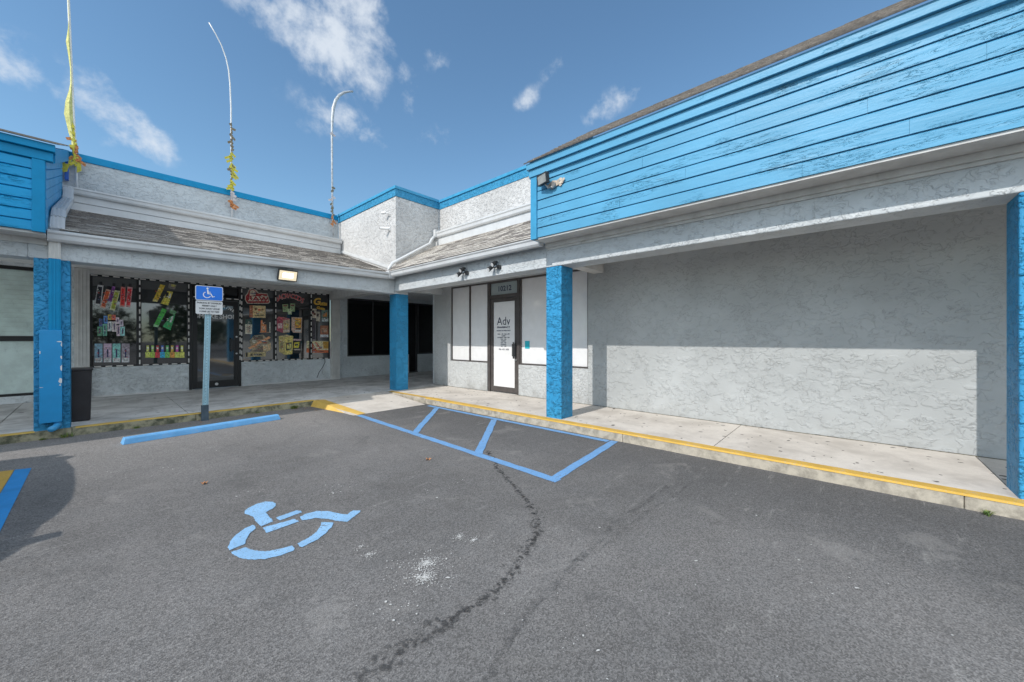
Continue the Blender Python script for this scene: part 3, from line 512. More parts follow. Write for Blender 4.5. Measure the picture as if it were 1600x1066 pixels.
for q in SYMBOL:
    pts = []
    for (xa, ya), (xb, yb) in zip(q, q[1:] + q[:1]):
        k = max(1, int(math.hypot(xb - xa, yb - ya) / .012))
        for j in range(k): pts.append((xa + (xb - xa) * j / k + random.uniform(-.003, .003), ya + (yb - ya) * j / k + random.uniform(-.003, .003), .004))
    mb.face(pts)
struct(mb.build('road_marking', M['blue_symbol']), label='pale blue wheelchair symbol painted on the asphalt')
mb = MB(); mb.face([(-.565, 3.0, .004), (-.455, 3.0, .004), (-.455, 6.46, .004), (-.565, 6.50, .004)])
struct(mb.build('road_marking', mat_road_paint('bay blue', (.02, .25, .60), .2)))
mb = MB(); mb.face([(-.75, 3.0, .004), (-.57, 3.0, .004), (-.57, 6.50, .004), (-.75, 6.54, .004)])
struct(mb.build('road_marking', mat_road_paint('bay yellow', (.55, .34, .06), .4)))

# stains
mb = MB(); zc = .0015
for (x0, y0), (x1, y1) in zip(STAIN, STAIN[1:]):
    L = math.hypot(x1 - x0, y1 - y0); far = math.hypot(x0, y0)
    wid = random.uniform(.5, 1.6)
    for k in range(int(L / .0042) + 3):
        t = random.random(); wd = .020 * wid if far < 3.2 else .014 * wid
        blob(mb, x0 + (x1 - x0) * t + random.gauss(0, wd), y0 + (y1 - y0) * t + random.gauss(0, wd), random.choice((.5, 1, 1, 1.6)) * random.uniform(.004, .015), zc, 8)
        zc += .0000025
m_st = mat_alpha('oil stain', (.07, .068, .068), 30, .35, .6, .5)
struct(mb.build('oil_stain', m_st), 'stuff')
mb = MB()
for path, wd in ((TIRE1, .05), (TIRE2, .03)):
    for k in range(len(path) - 1):
        (x0, y0), (x1, y1) = path[k], path[k + 1]
        strip(mb, (x0, y0), (x1, y1), wd, .0012 + .0001 * k)
struct(mb.build('tyre_marks', mat_alpha('tyre rubber', (.07, .07, .072), 9, .42, .66, .30)), 'stuff')
mb = MB(); zc = .0052
for (x, y, r, n) in SPLAT:
    core = r < .1
    for k in range(int(n * (2.2 if core else 1))):
        rr = abs(random.gauss(0, 1)) * r * (.55 if core else .7); t = random.random() * 6.3
        s = random.uniform(.0008, .0032) if core else random.uniform(.0012, .0038)
        if not core and random.random() < .12: s *= 2.2
        blob(mb, x + rr * math.cos(t) * 1.25, y + rr * math.sin(t), s, zc, 6, None, random.choice((1, 1, 1.8)))
        zc += .000001
struct(mb.build('paint_splatter', mat_alpha('white splatter', (.56, .55, .53), 160, .25, .45, .95)), 'stuff')

# ---------------------------------------------------------------- neighbour unit at the far left
KX = -.443
B0 = thing('shop_building', 'shop unit at the far left edge under bright blue lap siding, behind the blue column', 'building', (-2.2, 8.2, 0))
def lap_y(mb, x0, x1, y, z0, z1, n, m=0):          # lap boards on a face looking to -Y
    h = (z1 - z0) / n
    for i in range(n):
        a = z0 + i * h; b = a + h
        mb.prism([(y + .03, a), (y - .012, a + .002), (y - .008, b - .018), (y + .006, b - .008), (y + .03, b - .008)], 'x', x0, x1, m)
    mb.box(x0, x1, y + .015, y + .12, z0, z1, m)
def lap_x(mb, x, y0, y1, zs, m=0, sgn=1):
    for a, b in zip(zs, zs[1:]):
        mb.prism([(x + .03 * sgn, a), (x - .012 * sgn, a + .002), (x - .008 * sgn, b - .024), (x + .008 * sgn, b - .011), (x + .03 * sgn, b - .011)], 'y', y0, y1, m)
    q = sorted((x + .015 * sgn, x + .12 * sgn)); mb.box(q[0], q[1], y0, y1, zs[0], zs[-1], m)
mb = MB(); lap_y(mb, -6, KX - .103, 7.80, 2.768, 3.69, 7); mb.build('siding', M['siding_blue'], B0)
mb = MB()
for i in range(7):                                # side return: boards run parallel to the roof slope
    a = 2.80 + i * .131; b = a + .131
    mb.prism([(KX - .03, a), (KX + .012, a + .002), (KX + .008, b - .018), (KX - .006, b - .008), (KX - .03, b - .008)], 'y', 7.815, 11.45)
mb.v = [(x, y, z + .31 * (y - 7.815)) for x, y, z in mb.v]
mb.build('siding', M['siding_blue'], B0)
mb = MB(); mb.face([(KX - .02, 7.82, 2.77), (KX - .02, 7.82, 3.88), (KX - .02, 11.6, 5.12), (KX - .02, 11.6, 3.9), (KX - .02, 8.2, 2.8)])
mb.build('end_wall', M['deep_blue'], B0)
mb = MB(); mb.box(KX - .105, KX + .004, 7.775, 7.81, 2.755, 3.69); mb.box(KX - .02, KX + .006, 7.81, 7.86, 2.755, 3.74)
mb.build('corner_board', M['deep_blue'], B0, bevel=.004)
mb = MB(); mb.box(-6, KX + .07, 7.765, 7.85, 3.69, 3.805); mb.build('fascia', M['deep_blue'], B0, bevel=.004)
mb = MB(); mb.box(-6, KX + .09, 7.715, 7.85, 3.808, 3.90); mb.build('fascia', M['deep_blue'], B0, bevel=.004)
mb = MB()                                          # rake board following the slope
mb.prism([(7.852, 3.70), (7.852, 3.90), (11.68, 5.16), (11.68, 4.95)], 'x', KX + .005, KX + .085)
mb.build('rake_board', M['deep_blue'], B0)
mb = MB(); mb.box(KX + .03, KX + .085, 11.60, 11.72, 4.55, 4.92); mb.build('vent', mat_plain('dark blue vent', (.01, .10, .42), .4), B0, bevel=.01)
mb = MB(); L = math.hypot(3.98, 1.335)
mb.face([(-6, 7.68, 3.90), (KX + .10, 7.68, 3.90), (KX + .10, 11.66, 5.235), (-6, 11.66, 5.235)], 3)
shingles(mb, (-6, 7.68, 3.905), (1, 0, 0), (0, 3.98 / L, 1.335 / L), (0, -1.335 / L, 3.98 / L), 6 + KX + .10, L)
mb.build('shingle_roof', SH, B0)
mb = MB(); mb.box(-6, KX + .0, 7.83, 8.195, 2.735, 2.765); mb.build('soffit', M['soffit'], B0)
mb = MB(); mb.box(-6, -.44, 8.168, 8.2, 2.655, 2.735); mb.build('trim_board', M['soffit'], B0)
mb = MB(); mb.box(-6, -.61, 8.2, 8.5, 2.47, 2.9); mb.build('beam', M['stucco_beam'], B0, bevel=.01)
mb = MB(); mb.box(-6, -.62, 12.05, 12.3, WK, .26); mb.box(-.62, -.30, 12.05, 12.3, WK, 2.9); mb.box(-6, -.62, 12.05, 12.3, 2.79, 2.9)
mb.build('wall', M['stucco_fine'], B0)
mb = MB(); mb.box(-6, -.32, 8.5, 12.05, 2.86, 2.92); mb.build('ceiling', M['ceiling'], B0)
win = MB()
for z0, z1 in ((.255, .31), (1.33, 1.43), (2.72, 2.795)): win.box(-5, -.62, 12.055, 12.13, z0, z1)
for x in (-4.2, -2.4, -.67): win.box(x, x + .05, 12.053, 12.128, .31, 2.72)
wn = win.build('display_window', M['black_frame'], B0, label='window behind pale green film in a black frame')
mb = MB(); lap = .09
for i in range(15): mb.prism([(12.10, 1.43 + i * lap), (12.078, 1.432 + i * lap), (12.10, 1.43 + (i + 1) * lap)], 'x', -5, -.67)
mb.box(-5, -.67, 12.10, 12.12, .31, 2.72)
mb.build('pane', M['shutter'], wn)

# ---------------------------------------------------------------- smoke shop unit (left wing)
B1 = thing('shop_building', 'grey stucco smoke shop with dark poster windows under a shingled pent roof', 'building', (2.3, 8.2, 0))
mb = MB(); mb.box(-.61, 4.85, 8.2, 8.5, 2.47, 2.86); mb.build('beam', M['stucco_beam'], B1, bevel=.012)
mb = MB(); mb.box(-.563, -.238, 8.203, 8.52, .10, 2.475)
mb.build('column', M['column_blue'], B1, bevel=.012, label='bright blue stucco column with a downpipe and cover box on its front')
# knee walls and returns
mb = MB(); mb.box(-.09, 1.535, 12.05, 12.3, WK - .02, .757); mb.build('knee_wall', M['stucco_fine'], B1, bevel=.008)
mb = MB(); mb.box(2.605, 5.0, 12.05, 12.3, WK - .02, .757); mb.build('knee_wall', M['stucco_fine'], B1, bevel=.008)
for a, b in ((-.085, 1.50), (2.75, 4.92)):
    mb = MB(); mb.box(a, b, 12.015, 12.05, WK, WK + .03); mb.build('skirting', M['white_plastic'], B1)
mb = MB(); mb.tube([(4.72, 12.035, .79), (4.735, 12.03, .66), (4.66, 12.035, .50), (4.56, 12.03, .36), (4.50, 12.035, .20)], .008, 6); mb.build('cable', M['ink'], B1)
mb = MB(); mb.box(-.30, 5.2, 12.05, 12.3, 2.78, 2.9); mb.build('wall', M['stucco_fine'], B1)
mb = MB(); mb.box(-.09, 4.9, 12.0, 12.05, 2.765, 2.82); mb.box(-.09, 4.9, 11.97, 12.05, 2.82, 2.86); mb.build('trim_board', M['white_trim'], B1)
for x0, x1 in ((-.295, -.085), (4.925, 5.14)):
    mb = MB()
    mb.box(x0, x1, 11.93, 12.05, WK, 2.855)
    for k in range(3): mb.box(x0 + .045 + k * .05, x0 + .065 + k * .05, 11.922, 11.93, WK, 2.85)
    mb.box(x1 - .03 if x0 > 0 else x1 - .02, x1 + .004, 11.915, 11.93, WK, 2.85)
    if x0 > 0: mb.box(x0 - .028, x0, 11.96, 12.05, WK, 2.84)
    mb.build('shutter_guide', M['white_trim'], B1, bevel=.003)
mb = MB(); mb.box(-.32, 9.5, 8.5, 12.3, 2.86, 2.92); mb.build('ceiling', M['ceiling'], B1)
# pent roof
X1 = 5.02; L = math.hypot(3.45, 1.08)
mb = MB(); mb.face([(-.33, 8.05, 2.865), (X1, 8.05, 2.865), (X1, 11.5, 3.945), (-.33, 11.5, 3.945)], 3)
shingles(mb, (-.33, 8.05, 2.868), (1, 0, 0), (0, 3.45 / L, 1.08 / L), (0, -1.08 / L, 3.45 / L), X1 + .33, L)
mb.build('shingle_roof', SH, B1)
mb = MB(); mb.box(-.33, 4.98, 11.52, 11.6, 3.90, 4.30); mb.box(-.33, 4.98, 11.50, 11.52, 3.94, 4.09); mb.box(-.33, 4.98, 11.494, 11.52, 4.105, 4.25)
mb.build('fascia', M['gutter'], B1)
def gut_prof(a, z, h=.135, d=.11, s=1):
    return [(a + d * s, z), (a + .035 * s, z), (a + .012 * s, z + .03), (a + .006 * s, z + h * .62), (a - .012 * s, z + h * .78), (a - .012 * s, z + h), (a + d * s, z + h)]
mb = MB(); mb.prism(gut_prof(11.40, 4.245, .13), 'x', -.46, 4.985); mb.build('gutter', M['gutter'], B1)
mb = MB(); mb.prism(gut_prof(8.045, 0, .14), 'x', -.43, 4.66)
mb.v = [(x, y, z + 2.705 + .085 * (x + .43) / 5.09) for x, y, z in mb.v]
mb.prism([(8.035, 2.70), (8.16, 2.70), (8.16, 2.852), (8.035, 2.852)], 'x', -.436, -.43)
mb.face([(-.43, 8.035, 2.848), (4.66, 8.035, 2.934), (4.66, 8.25, 2.94), (-.43, 8.25, 2.935)])
mb.build('gutter', M['gutter'], B1)
mb = MB(); mb.box(-.6, 5.02, 11.75, 11.95, 3.9, 5.02); mb.build('parapet_wall', M['stucco_parapet'], B1)
mb = MB(); mb.box(-.46, 5.05, 11.725, 11.97, 5.02, 5.165); mb.build('parapet_cap', M['deep_blue'], B1, bevel=.006)
mb = MB(); mb.tube([(1.55, 11.66, 4.40), (2.5, 11.66, 4.40)], .055, 12); mb.build('pipe', M['gutter'], B1, smooth=False)
# downspout: slanting rectangular pipe, then straight down the column, cover box and outlet
def rect_path(mb, pts, x0, x1, t):
    for (ya, za), (yb, zb) in zip(pts, pts[1:]):
        d = Vector((yb - ya, zb - za)).normalized(); nn = Vector((d.y, -d.x)) * t
        if nn.x > 0: nn = -nn
        i = len(mb.v)
        for x in (x0, x1):
            mb.v += [(x, ya, za), (x, yb, zb), (x, yb + nn.x, zb + nn.y), (x, ya + nn.x, za + nn.y)]
        for f in ((0, 1, 2, 3), (7, 6, 5, 4), (0, 4, 5, 1), (1, 5, 6, 2), (2, 6, 7, 3), (3, 7, 4, 0)): mb.f.append(tuple(i + q for q in f)); mb.m.append(0)
mb = MB()
P_ = [(11.35, 4.26), (11.1, 3.98), (8.45, 3.16), (8.25, 3.02), (8.12, 2.84)]
rect_path(mb, P_, -.415, -.285, .08)
for k in range(3): rect_path(mb, [(a, b + .012) for a, b in P_], -.395 + k * .036, -.378 + k * .036, .08)
mb.build('downspout', M['gutter'], B1, label='ribbed grey pipe slanting over the left end of the shingle roof')
def rib_pipe(x0, x1, y0, y1, z0, z1, m, name='downspout'):
    mb = MB(); mb.box(x0, x1, y0, y1, z0, z1); w3 = (x1 - x0) / 7
    for k in range(3): mb.box(x0 + w3 * (1 + 2 * k), x0 + w3 * (2 + 2 * k), y0 - .006, y0, z0, z1)
    return mb.build(name, m, B1, bevel=.003)
rib_pipe(-.43, -.322, 8.12, 8.197, 2.475, 2.72, M['white_trim'])
rib_pipe(-.43, -.322, 8.12, 8.197, 1.46, 2.475, M['deep_blue'])
mb = MB(); mb.box(-.505, -.308, 8.06, 8.2, .235, 1.49)
cb = mb.build('pipe_cover', mat_plain('cover paint', (.008, .26, .57), .35, var=.05), B1, bevel=.006, label='flat blue cover box with chipped white edges')
mb = MB()
for (x, z, a, b) in ((-.31, 1.30, .010, .07), (-.31, 1.12, .016, .05), (-.312, .98, .012, .10), (-.318, .80, .022, .09), (-.50, 1.19, .008, .05), (-.33, 1.335, .025, .02), (-.325, .74, .012, .02), (-.49, .72, .02, .008)):
    pts = []
    for i in range(9):
        t = 6.283 * i / 9; pts.append((min(-.309, max(-.504, x + a * math.cos(t) * random.uniform(.6, 1.2))), 8.058, z + b * math.sin(t) * random.uniform(.6, 1.1) * .5))
    mb.face(pts)
mb.build('chipped_paint', M['white_plastic'], cb)
mb = MB(); mb.tube([(-.35, 8.13, .24), (-.35, 8.10, .19), (-.37, 8.04, .165), (-.40, 7.97, .16)], .038, 10)
mb.build('pipe_outlet', mat_plain('worn outlet', (.05, .32, .62), .4, grime=((.6, .62, .64), .9), vs=20), B1, smooth=True)

# shop windows: frame > pane, stickers, led strip
def decals(win, data, y):
    for name, polys in data:
        mb = MB(); mats = []; 
        for i, (q, c) in enumerate(polys):
            mt = cmat(tuple(c))
            if mt not in mats: mats.append(mt)
            mb.face([(a, y - .0008 * (i + 1), b) for a, b in q], mats.index(mt))
        for q, c in polys:                            # small print on the larger shapes
            xs_ = [a for a, b in q]; zs_ = [b for a, b in q]; x0, x1, z0, z1 = min(xs_), max(xs_), min(zs_), max(zs_)
            if (x1 - x0) * (z1 - z0) < .008 or max(c) < .1: continue
            for k in range(random.randint(5, 10)):
                ca = random.uniform(.25, .75); cb_ = random.uniform(.2, .8); ww = random.uniform(.05, .22) * (x1 - x0); hh = random.uniform(.015, .05) * (z1 - z0) + .003
                xa = x0 + ca * (x1 - x0); za = z0 + cb_ * (z1 - z0)
                mt = cmat(random.choice(((.03, .03, .03), (.6, .58, .5), (.35, .05, .04), (.1, .12, .2), tuple(v * .5 for v in c))))
                if mt not in mats: mats.append(mt)
                yk = y - .0008 * (len(polys) + 1) - .0001 * k
                mb.face([(xa - ww / 2, yk, za), (xa + ww / 2, yk, za), (xa + ww / 2, yk, za + hh), (xa - ww / 2, yk, za + hh)], mats.index(mt))
        mb.build(name, mats, win)
def dashes(mb, x0, x1, z0, z1, y, sides='tblr'):
    st, ln = .165, .10
    if 't' in sides:
        x = x0
        while x < x1 - .05: mb.box(x, min(x + ln, x1), y - .012, y, z1 - .012, z1 + .010); x += st
    if 'b' in sides:
        x = x0 + .05
        while x < x1 - .05: mb.box(x, min(x + ln, x1), y - .012, y, z0 - .012, z0 + .010); x += st
    for s, xx in (('l', x0), ('r', x1)):
        if s in sides:
            z = z0 + .02
            while z < z1 - .05: mb.box(xx - .011, xx + .011, y - .012, y, z, z + ln); z += st
def shop_window(x0, x1, label, data, sides, z0=.757, z1=2.765):
    f = MB(); t = .04; y = 12.075
    f.box(x0, x1, y, y + .06, z0, z0 + t); f.box(x0, x1, y, y + .06, z1 - t, z1)
    f.box(x0, x0 + t, y + .001, y + .059, z0 + t, z1 - t); f.box(x1 - t, x1, y + .001, y + .059, z0 + t, z1 - t)
    fr = f.build('display_window', M['black_frame'], B1, label=label)
    p = MB(); p.box(x0 + t, x1 - t, y + .03, y + .05, z0 + t, z1 - t); p.build('pane', M['glass_shop'], fr)
    decals(fr, data, y + .028)
    d = MB(); dashes(d, x0 + .012, x1 - .012, z0 + .02, z1 - .02, y, sides); d.build('led_strip', M['dash'], fr)
    return fr, y
shop_window(-.082, .665, 'window with six slanting vape stickers over a pyramid of small boxes', W1, 'tb')
shop_window(.665, 1.545, 'window with yellow and green vape stickers over a row of jars', W2, 'tblr')
f3, yy = shop_window(2.60, 3.40, 'window beside the door with a red and cream brand logo', W3, 'tbl')
mb = MB(); put_text(mb, 'RAW', .165, on_y(2.985, yy + .006, 2.42, -.0), sx=1.3, off=.003); mb.build('lettering', lmat((.30, .01, .02)), f3)
f4, yy = shop_window(3.40, 4.34, 'window with red arched lettering over cigar packs', W4, 'tbl')
mbr = MB(); mbw = MB(); s = 'BACKWOODS'
for i, ch in enumerate(s):
    t = (i - 4) / 4; x = 3.775 + t * .315; z = 2.565 - .12 * t * t; hh = .168 + .03 * abs(t)
    put_text(mbw, ch, hh * 1.03, on_y(x, yy + .009, z - .003, -.35 * t), off=.007, sx=.78)
    put_text(mbr, ch, hh, on_y(x, yy + .005, z, -.35 * t), off=.001, sx=.76)
mbw.build('lettering_outline', lmat((.58, .54, .50)), f4); mbr.build('lettering', lmat((.50, .02, .03)), f4)
f5, yy = shop_window(4.34, 4.90, 'narrow rightmost poster window with gold script', W5, 'tbl')
mb = MB(); put_text(mb, 'G', .27, on_y(4.52, yy + .006, 2.42, .15), sx=1.1, off=.010, shear=.2); put_text(mb, 'utta', .17, on_y(4.70, yy + .0055, 2.41, .0), sx=.8, off=.006, shear=.25)
put_text(mb, 'Gutta', .11, on_y(4.62, yy + .006, 2.28, -.15), sx=.95, off=.005, shear=.25)
mb.build('lettering', lmat((.60, .36, .06)), f5)
# glass door and transom
f = MB(); y = 12.08
f.box(1.545, 1.60, y - .01, y + .08, WK, 2.765); f.box(2.545, 2.60, y - .01, y + .08, WK, 2.765)
f.box(1.60, 2.545, y - .01, y + .08, 2.715, 2.765); f.box(1.60, 2.545, y - .01, y + .08, 2.36, 2.45)
dr_f = f.build('door_frame', M['black_frame'], B1)
p = MB(); p.box(1.60, 2.545, y + .03, y + .05, 2.45, 2.715); p.build('transom_pane', M['glass_black'], dr_f)
mb = MB(); put_text(mb, '10206', .17, on_y(2.03, y + .026, 2.50), off=.004); mb.build('house_number', M['letter_white'], dr_f)
d = MB(); dashes(d, 1.57, 2.575, 2.42, 2.75, y - .01, 'tb'); dashes(d, 1.57, 2.575, .8, 2.40, y - .01, 'r'); d.build('led_strip', M['dash'], dr_f)
f = MB(); 
f.box(1.605, 1.70, y, y + .05, WK + .01, 2.355); f.box(2.445, 2.54, y, y + .05, WK + .01, 2.355)
f.box(1.70, 2.445, y, y + .05, WK + .01, WK + .19); f.box(1.70, 2.445, y, y + .05, 2.25, 2.355)
dr = f.build('glass_door', M['black_frame'], B1, bevel=.003, label='black framed glass door with white smoke shop lettering')
p = MB(); p.box(1.70, 2.445, y + .02, y + .035, WK + .19, 2.25); p.build('pane', mat_glass_dark('door glass', (.03, .035, .04), 2.2, .04, .03), dr)
mb = MB(); put_text(mb, 'SMOKE SHOP', .150, on_y(2.075, y + .017, 1.90), off=.004, sx=.92)
for i, ch in enumerate('RRINE'):
    t = i / 4; put_text(mb, ch, .10, on_y(2.165 + .26 * t - .01 * t, y + .017, 2.195 - .02 * t - .085 * t * t, -.15 - .55 * t), off=.004, sx=.95)
mb.build('lettering', M['letter_white'], dr)
mb = MB(); mb.box(2.36, 2.45, y - .05, y, 1.08, 1.36); mb.box(2.37, 2.40, y - .07, y - .05, 1.04, 1.40); mb.build('handle', M['dark_metal'], dr, bevel=.006)
mb = MB()
for z in (1.43, .99): mb.tube([(2.50, y, z), (2.50, y - .012, z)], .022, 12)
mb.tube([(2.08, y, WK + .10), (2.08, y - .01, WK + .10)], .035, 12); mb.tube([(2.12, y, 2.30), (2.12, y - .01, 2.30)], .014, 10)
mb.build('lock', M['white_plastic'], dr)
mb = MB(); mb.box(2.30, 2.42, y + .015, y + .019, 2.19, 2.235); mb.build('opening_hours_sticker', cmat((.25, .3, .33)), dr)

# ---------------------------------------------------------------- corner unit: tower and the black-windowed shop behind the column
B2 = thing('corner_building', 'corner shop with black windows, topped by a square stucco tower with a blue band', 'building', (5.0, 8.3, 0))
mb = MB()
mb.box(5.02, 6.352, 8.45, 11.75, 2.93, 4.94); mb.build('tower_wall', M['stucco_tower'], B2, bevel=.01)
mb = MB(); mb.box(5.0, 6.352, 8.43, 11.77, 4.94, 5.12); mb.build('parapet_band', M['band_blue'], B2, bevel=.004)
mb = MB(); mb.box(4.975, 6.33, 8.405, 11.79, 5.12, 5.19); mb.build('parapet_cap', M['trim_blue'], B2, bevel=.004)
mb = MB(); mb.prism([(8.43, 3.14), (11.6, 4.09), (11.6, 4.02), (8.43, 3.07)], 'x', 4.99, 5.02); mb.build('flashing', M['gutter'], B2)
mb = MB(); mb.box(4.90, 5.225, 8.205, 8.53, WK - .01, 2.475)
mb.build('column', M['column_blue'], B2, bevel=.012, label='blue stucco column standing at the inner corner')
mb = MB(); mb.box(4.85, 5.22, 8.2, 8.5, 2.47, 2.93); mb.box(5.22, 6.4, 8.22, 8.48, 2.58, 2.88); mb.build('beam', M['stucco_beam'], B2, bevel=.01)
mb = MB(); mb.box(4.88, 5.18, 8.5, 12.2, 2.60, 2.87); mb.build('beam', M['soffit'], B2, bevel=.008)
Yr = 12.2
mb = MB(); mb.box(5.15, 5.50, Yr, Yr + .2, WK, 2.86); mb.box(5.50, 7.80, Yr, Yr + .2, WK, .80); mb.box(8.20, 9.5, Yr, Yr + .2, WK, .80); mb.box(9.12, 9.5, Yr, Yr + .2, .8, 2.86)
mb.box(5.50, 9.12, Yr, Yr + .2, 2.72, 2.86)
mb.build('wall', M['stucco_fine'], B2)
mb = MB(); mb.box(6.4, 9.5, 8.6, 8.8, WK, 2.86); mb.box(9.5, 9.7, 8.6, 12.4, WK, 2.86); mb.build('wall', M['stucco_fine'], B2)
def rear_window(x0, x1, z0, z1, mull, name, label):
    f = MB(); t = .045
    f.box(x0, x1, Yr + .02, Yr + .09, z0, z0 + t); f.box(x0, x1, Yr + .02, Yr + .09, z1 - t, z1)
    for x in mull: f.box(x, x + t, Yr + .021, Yr + .088, z0 + t, z1 - t)
    fr = f.build(name, mat_plain('dark grey frame', (.05, .05, .052), .4), B2, label=label)
    p = MB(); p.box(x0, x1, Yr + .055, Yr + .07, z0 + t, z1 - t); p.build('pane', M['glass_black'], fr)
rear_window(5.50, 7.36, .80, 2.72, (5.50, 6.38, 7.315), 'display_window', 'black window left of the corner column')
rear_window(7.36, 8.20, WK, 2.72, (7.36, 8.12), 'door', 'black door half hidden behind the corner column')
rear_window(8.20, 9.12, .80, 2.72, (8.20, 9.075), 'display_window', 'black window right of the corner column')

# ---------------------------------------------------------------- pharmacy unit (right wing, near the corner)
XW = 6.30
B3 = thing('shop_building', 'pharmacy with white filmed windows and a numbered glass door beside the corner column', 'building', (XW, 6, 0))
mb = MB()
mb.box(XW, 6.55, 7.9, 8.6, WK - .02, 2.86)
mb.build('wall', M['stucco_shop'], B3, bevel=.006)
def xwall(a, b, z0, z1, name='knee_wall'):
    mb = MB(); mb.box(XW, 6.55, a, b, z0, z1); mb.build(name, M['stucco_shop'], B3, bevel=.006)
xwall(6.50, 7.9, WK - .02, .80); xwall(3.74, 5.50, WK - .02, .80)
mb = MB(); mb.box(XW, 6.55, 3.60, 7.9, 2.74, 2.86); mb.build('wall', M['stucco_shop'], B3)
XG = XW + .07
def pane_window(a, b, label, mull=(), z0=.80, z1=2.74, film=True):
    f = MB(); t = .034
    f.box(XG - .03, XG + .05, a, b, z0, z0 + t); f.box(XG - .03, XG + .05, a, b, z1 - t, z1)
    for y in [a, b - t] + list(mull): f.box(XG - .029, XG + .049, y, y + t, z0 + t, z1 - t)
    fr = f.build('display_window', M['bronze_frame'], B3, label=label)
    p = MB(); p.box(XG + .008, XG + .02, a + .01, b - .01, z0 + t, z1 - t)
    pn = p.build('pane', M['glass_film'], fr)
    return fr
pane_window(6.50, 7.92, 'pair of white filmed panes left of the pharmacy door', (7.16,))
fw = pane_window(3.742, 5.50, 'wide white filmed window right of the pharmacy door')
mb = MB(); mb.box(XG + .001, XG + .007, 5.24, 5.37, 1.16, 1.33); stk = mb.build('sticker', M['teal'], fw, label='small teal notice sticker')
f = MB(); f.box(XG - .04, XG + .06, 6.43, 6.50, WK, 2.74); f.box(XG - .04, XG + .06, 5.50, 5.57, WK, 2.74)
f.box(XG - .04, XG + .06, 5.57, 6.43, 2.69, 2.74); f.box(XG - .04, XG + .06, 5.57, 6.43, 2.33, 2.41)
df = f.build('door_frame', M['bronze_frame'], B3)
p = MB(); p.box(XG + .0, XG + .02, 5.57, 6.43, 2.41, 2.69); p.build('transom_pane', M['glass_grey'], df)
mb = MB(); put_text(mb, '10212', .165, on_x(XG - .003, 5.99, 2.495), off=.004, sx=1.08); mb.build('house_number', M['navy'], df)
f = MB(); f.box(XG - .02, XG + .03, 5.575, 5.66, WK + .02, 2.325); f.box(XG - .02, XG + .03, 6.34, 6.425, WK + .02, 2.325)
f.box(XG - .02, XG + .03, 5.66, 6.34, WK + .02, WK + .14); f.box(XG - .02, XG + .03, 5.66, 6.34, 2.24, 2.325)
dr = f.build('glass_door', M['bronze_frame'], B3, bevel=.003, label='white filmed glass door with dark pharmacy lettering')
p = MB(); p.box(XG + .0, XG + .012, 5.66, 6.34, WK + .14, 2.24); p.build('pane', M['glass_film'], dr)
mb = MB(); xt = XG - .004; yc = 6.02
put_text(mb, 'Adv', .27, on_x(xt, yc, 1.70), sx=.98, off=.0)
put_text(mb, 'PHARMACY', .062, on_x(xt, yc, 1.625), sx=1.25, off=.002)
for i, (s, h) in enumerate((('HOURS OF OPERATION', .034), ('', .0), ('MON  -  FRI   9AM - 6PM', .030), ('CLOSED', .028), ('SATURDAY   9AM - 2PM', .030), ('9AM  -  2PM', .028), ('SUNDAY', .030), ('9AM  -  2PM', .028), ('HOLIDAYS', .030), ('9AM  -  2PM', .028))):
    if s: put_text(mb, s, h * 1.15, on_x(xt, yc, 1.555 - i * .040), sx=1.05, off=.0012)
put_text(mb, '786 - 452 - 2020', .048, on_x(xt, yc - .01, 1.115), sx=1.0, off=.0008)
mb.build('lettering', M['navy'], dr)
mb = MB(); mb.box(XG - .07, XG - .02, 5.60, 5.70, .98, 1.26); mb.box(XG - .09, XG - .07, 5.625, 5.66, .93, 1.30); mb.build('handle', M['dark_metal'], dr, bevel=.006)
mb = MB(); mb.tube([(XG - .02, 5.60, .90), (XG - .045, 5.60, .90)], .02, 12); mb.build('lock', M['grey_metal'], dr)
# beam over the walk and its bright stucco face
mb = MB(); mb.box(4.855, 5.2, 3.65, 8.198, 2.52, 2.93); mb.build('beam', M['stucco_beam'], B3, bevel=.012)
mb = MB(); mb.box(4.862, 5.19, 3.36, 3.655, WK - .01, 2.522)
mb.build('column', M['column_blue'], B3, bevel=.012, label='blue stucco column in the middle, between the pharmacy and the blank wall')
mb = MB(); mb.box(5.2, XW, 3.40, 3.62, 2.60, 2.86); mb.build('cross_beam', M['white_trim'], B3, bevel=.008)
mb = MB(); mb.box(4.86, 6.5, -6, 8.5, 2.86, 2.92); mb.build('ceiling', M['ceiling'], B3)
# pent roof
L = math.hypot(1.58, .93)
mb = MB(); mb.face([(4.62, 3.5, 2.96), (4.62, 8.45, 2.96), (6.2, 8.45, 3.89), (6.2, 3.5, 3.89)], 3)
shingles(mb, (4.62, 3.5, 2.963), (0, 1, 0), (1.58 / L, 0, .93 / L), (-.93 / L, 0, 1.58 / L), 4.95, L)
mb.build('shingle_roof', SH, B3)
mb = MB(); mb.box(6.22, 6.3, 3.5, 8.445, 3.85, 4.12); mb.build('fascia', M['gutter'], B3)
mb = MB(); mb.prism(gut_prof(6.15, 4.10, .15), 'y', 3.5, 8.42); mb.box(6.12, 6.30, 8.30, 8.425, 4.11, 4.32); mb.build('gutter', M['gutter'], B3)
mb = MB(); mb.prism(gut_prof(4.635, 2.835, .135), 'y', 3.62, 8.16)
mb.face([(4.623, 3.62, 2.972), (4.623, 8.1, 2.972), (4.78, 8.1, 2.99), (4.78, 3.62, 2.99)])
mb.box(4.60, 4.76, 8.02, 8.18, 2.80, 2.975); mb.build('gutter', M['gutter'], B3)
mb = MB(); mb.tube([(6.10, 8.33, 4.12), (6.02, 8.33, 4.03), (5.95, 8.33, 3.90), (4.86, 8.33, 3.22), (4.78, 8.33, 3.10), (4.74, 8.33, 2.98)], .037, 12)
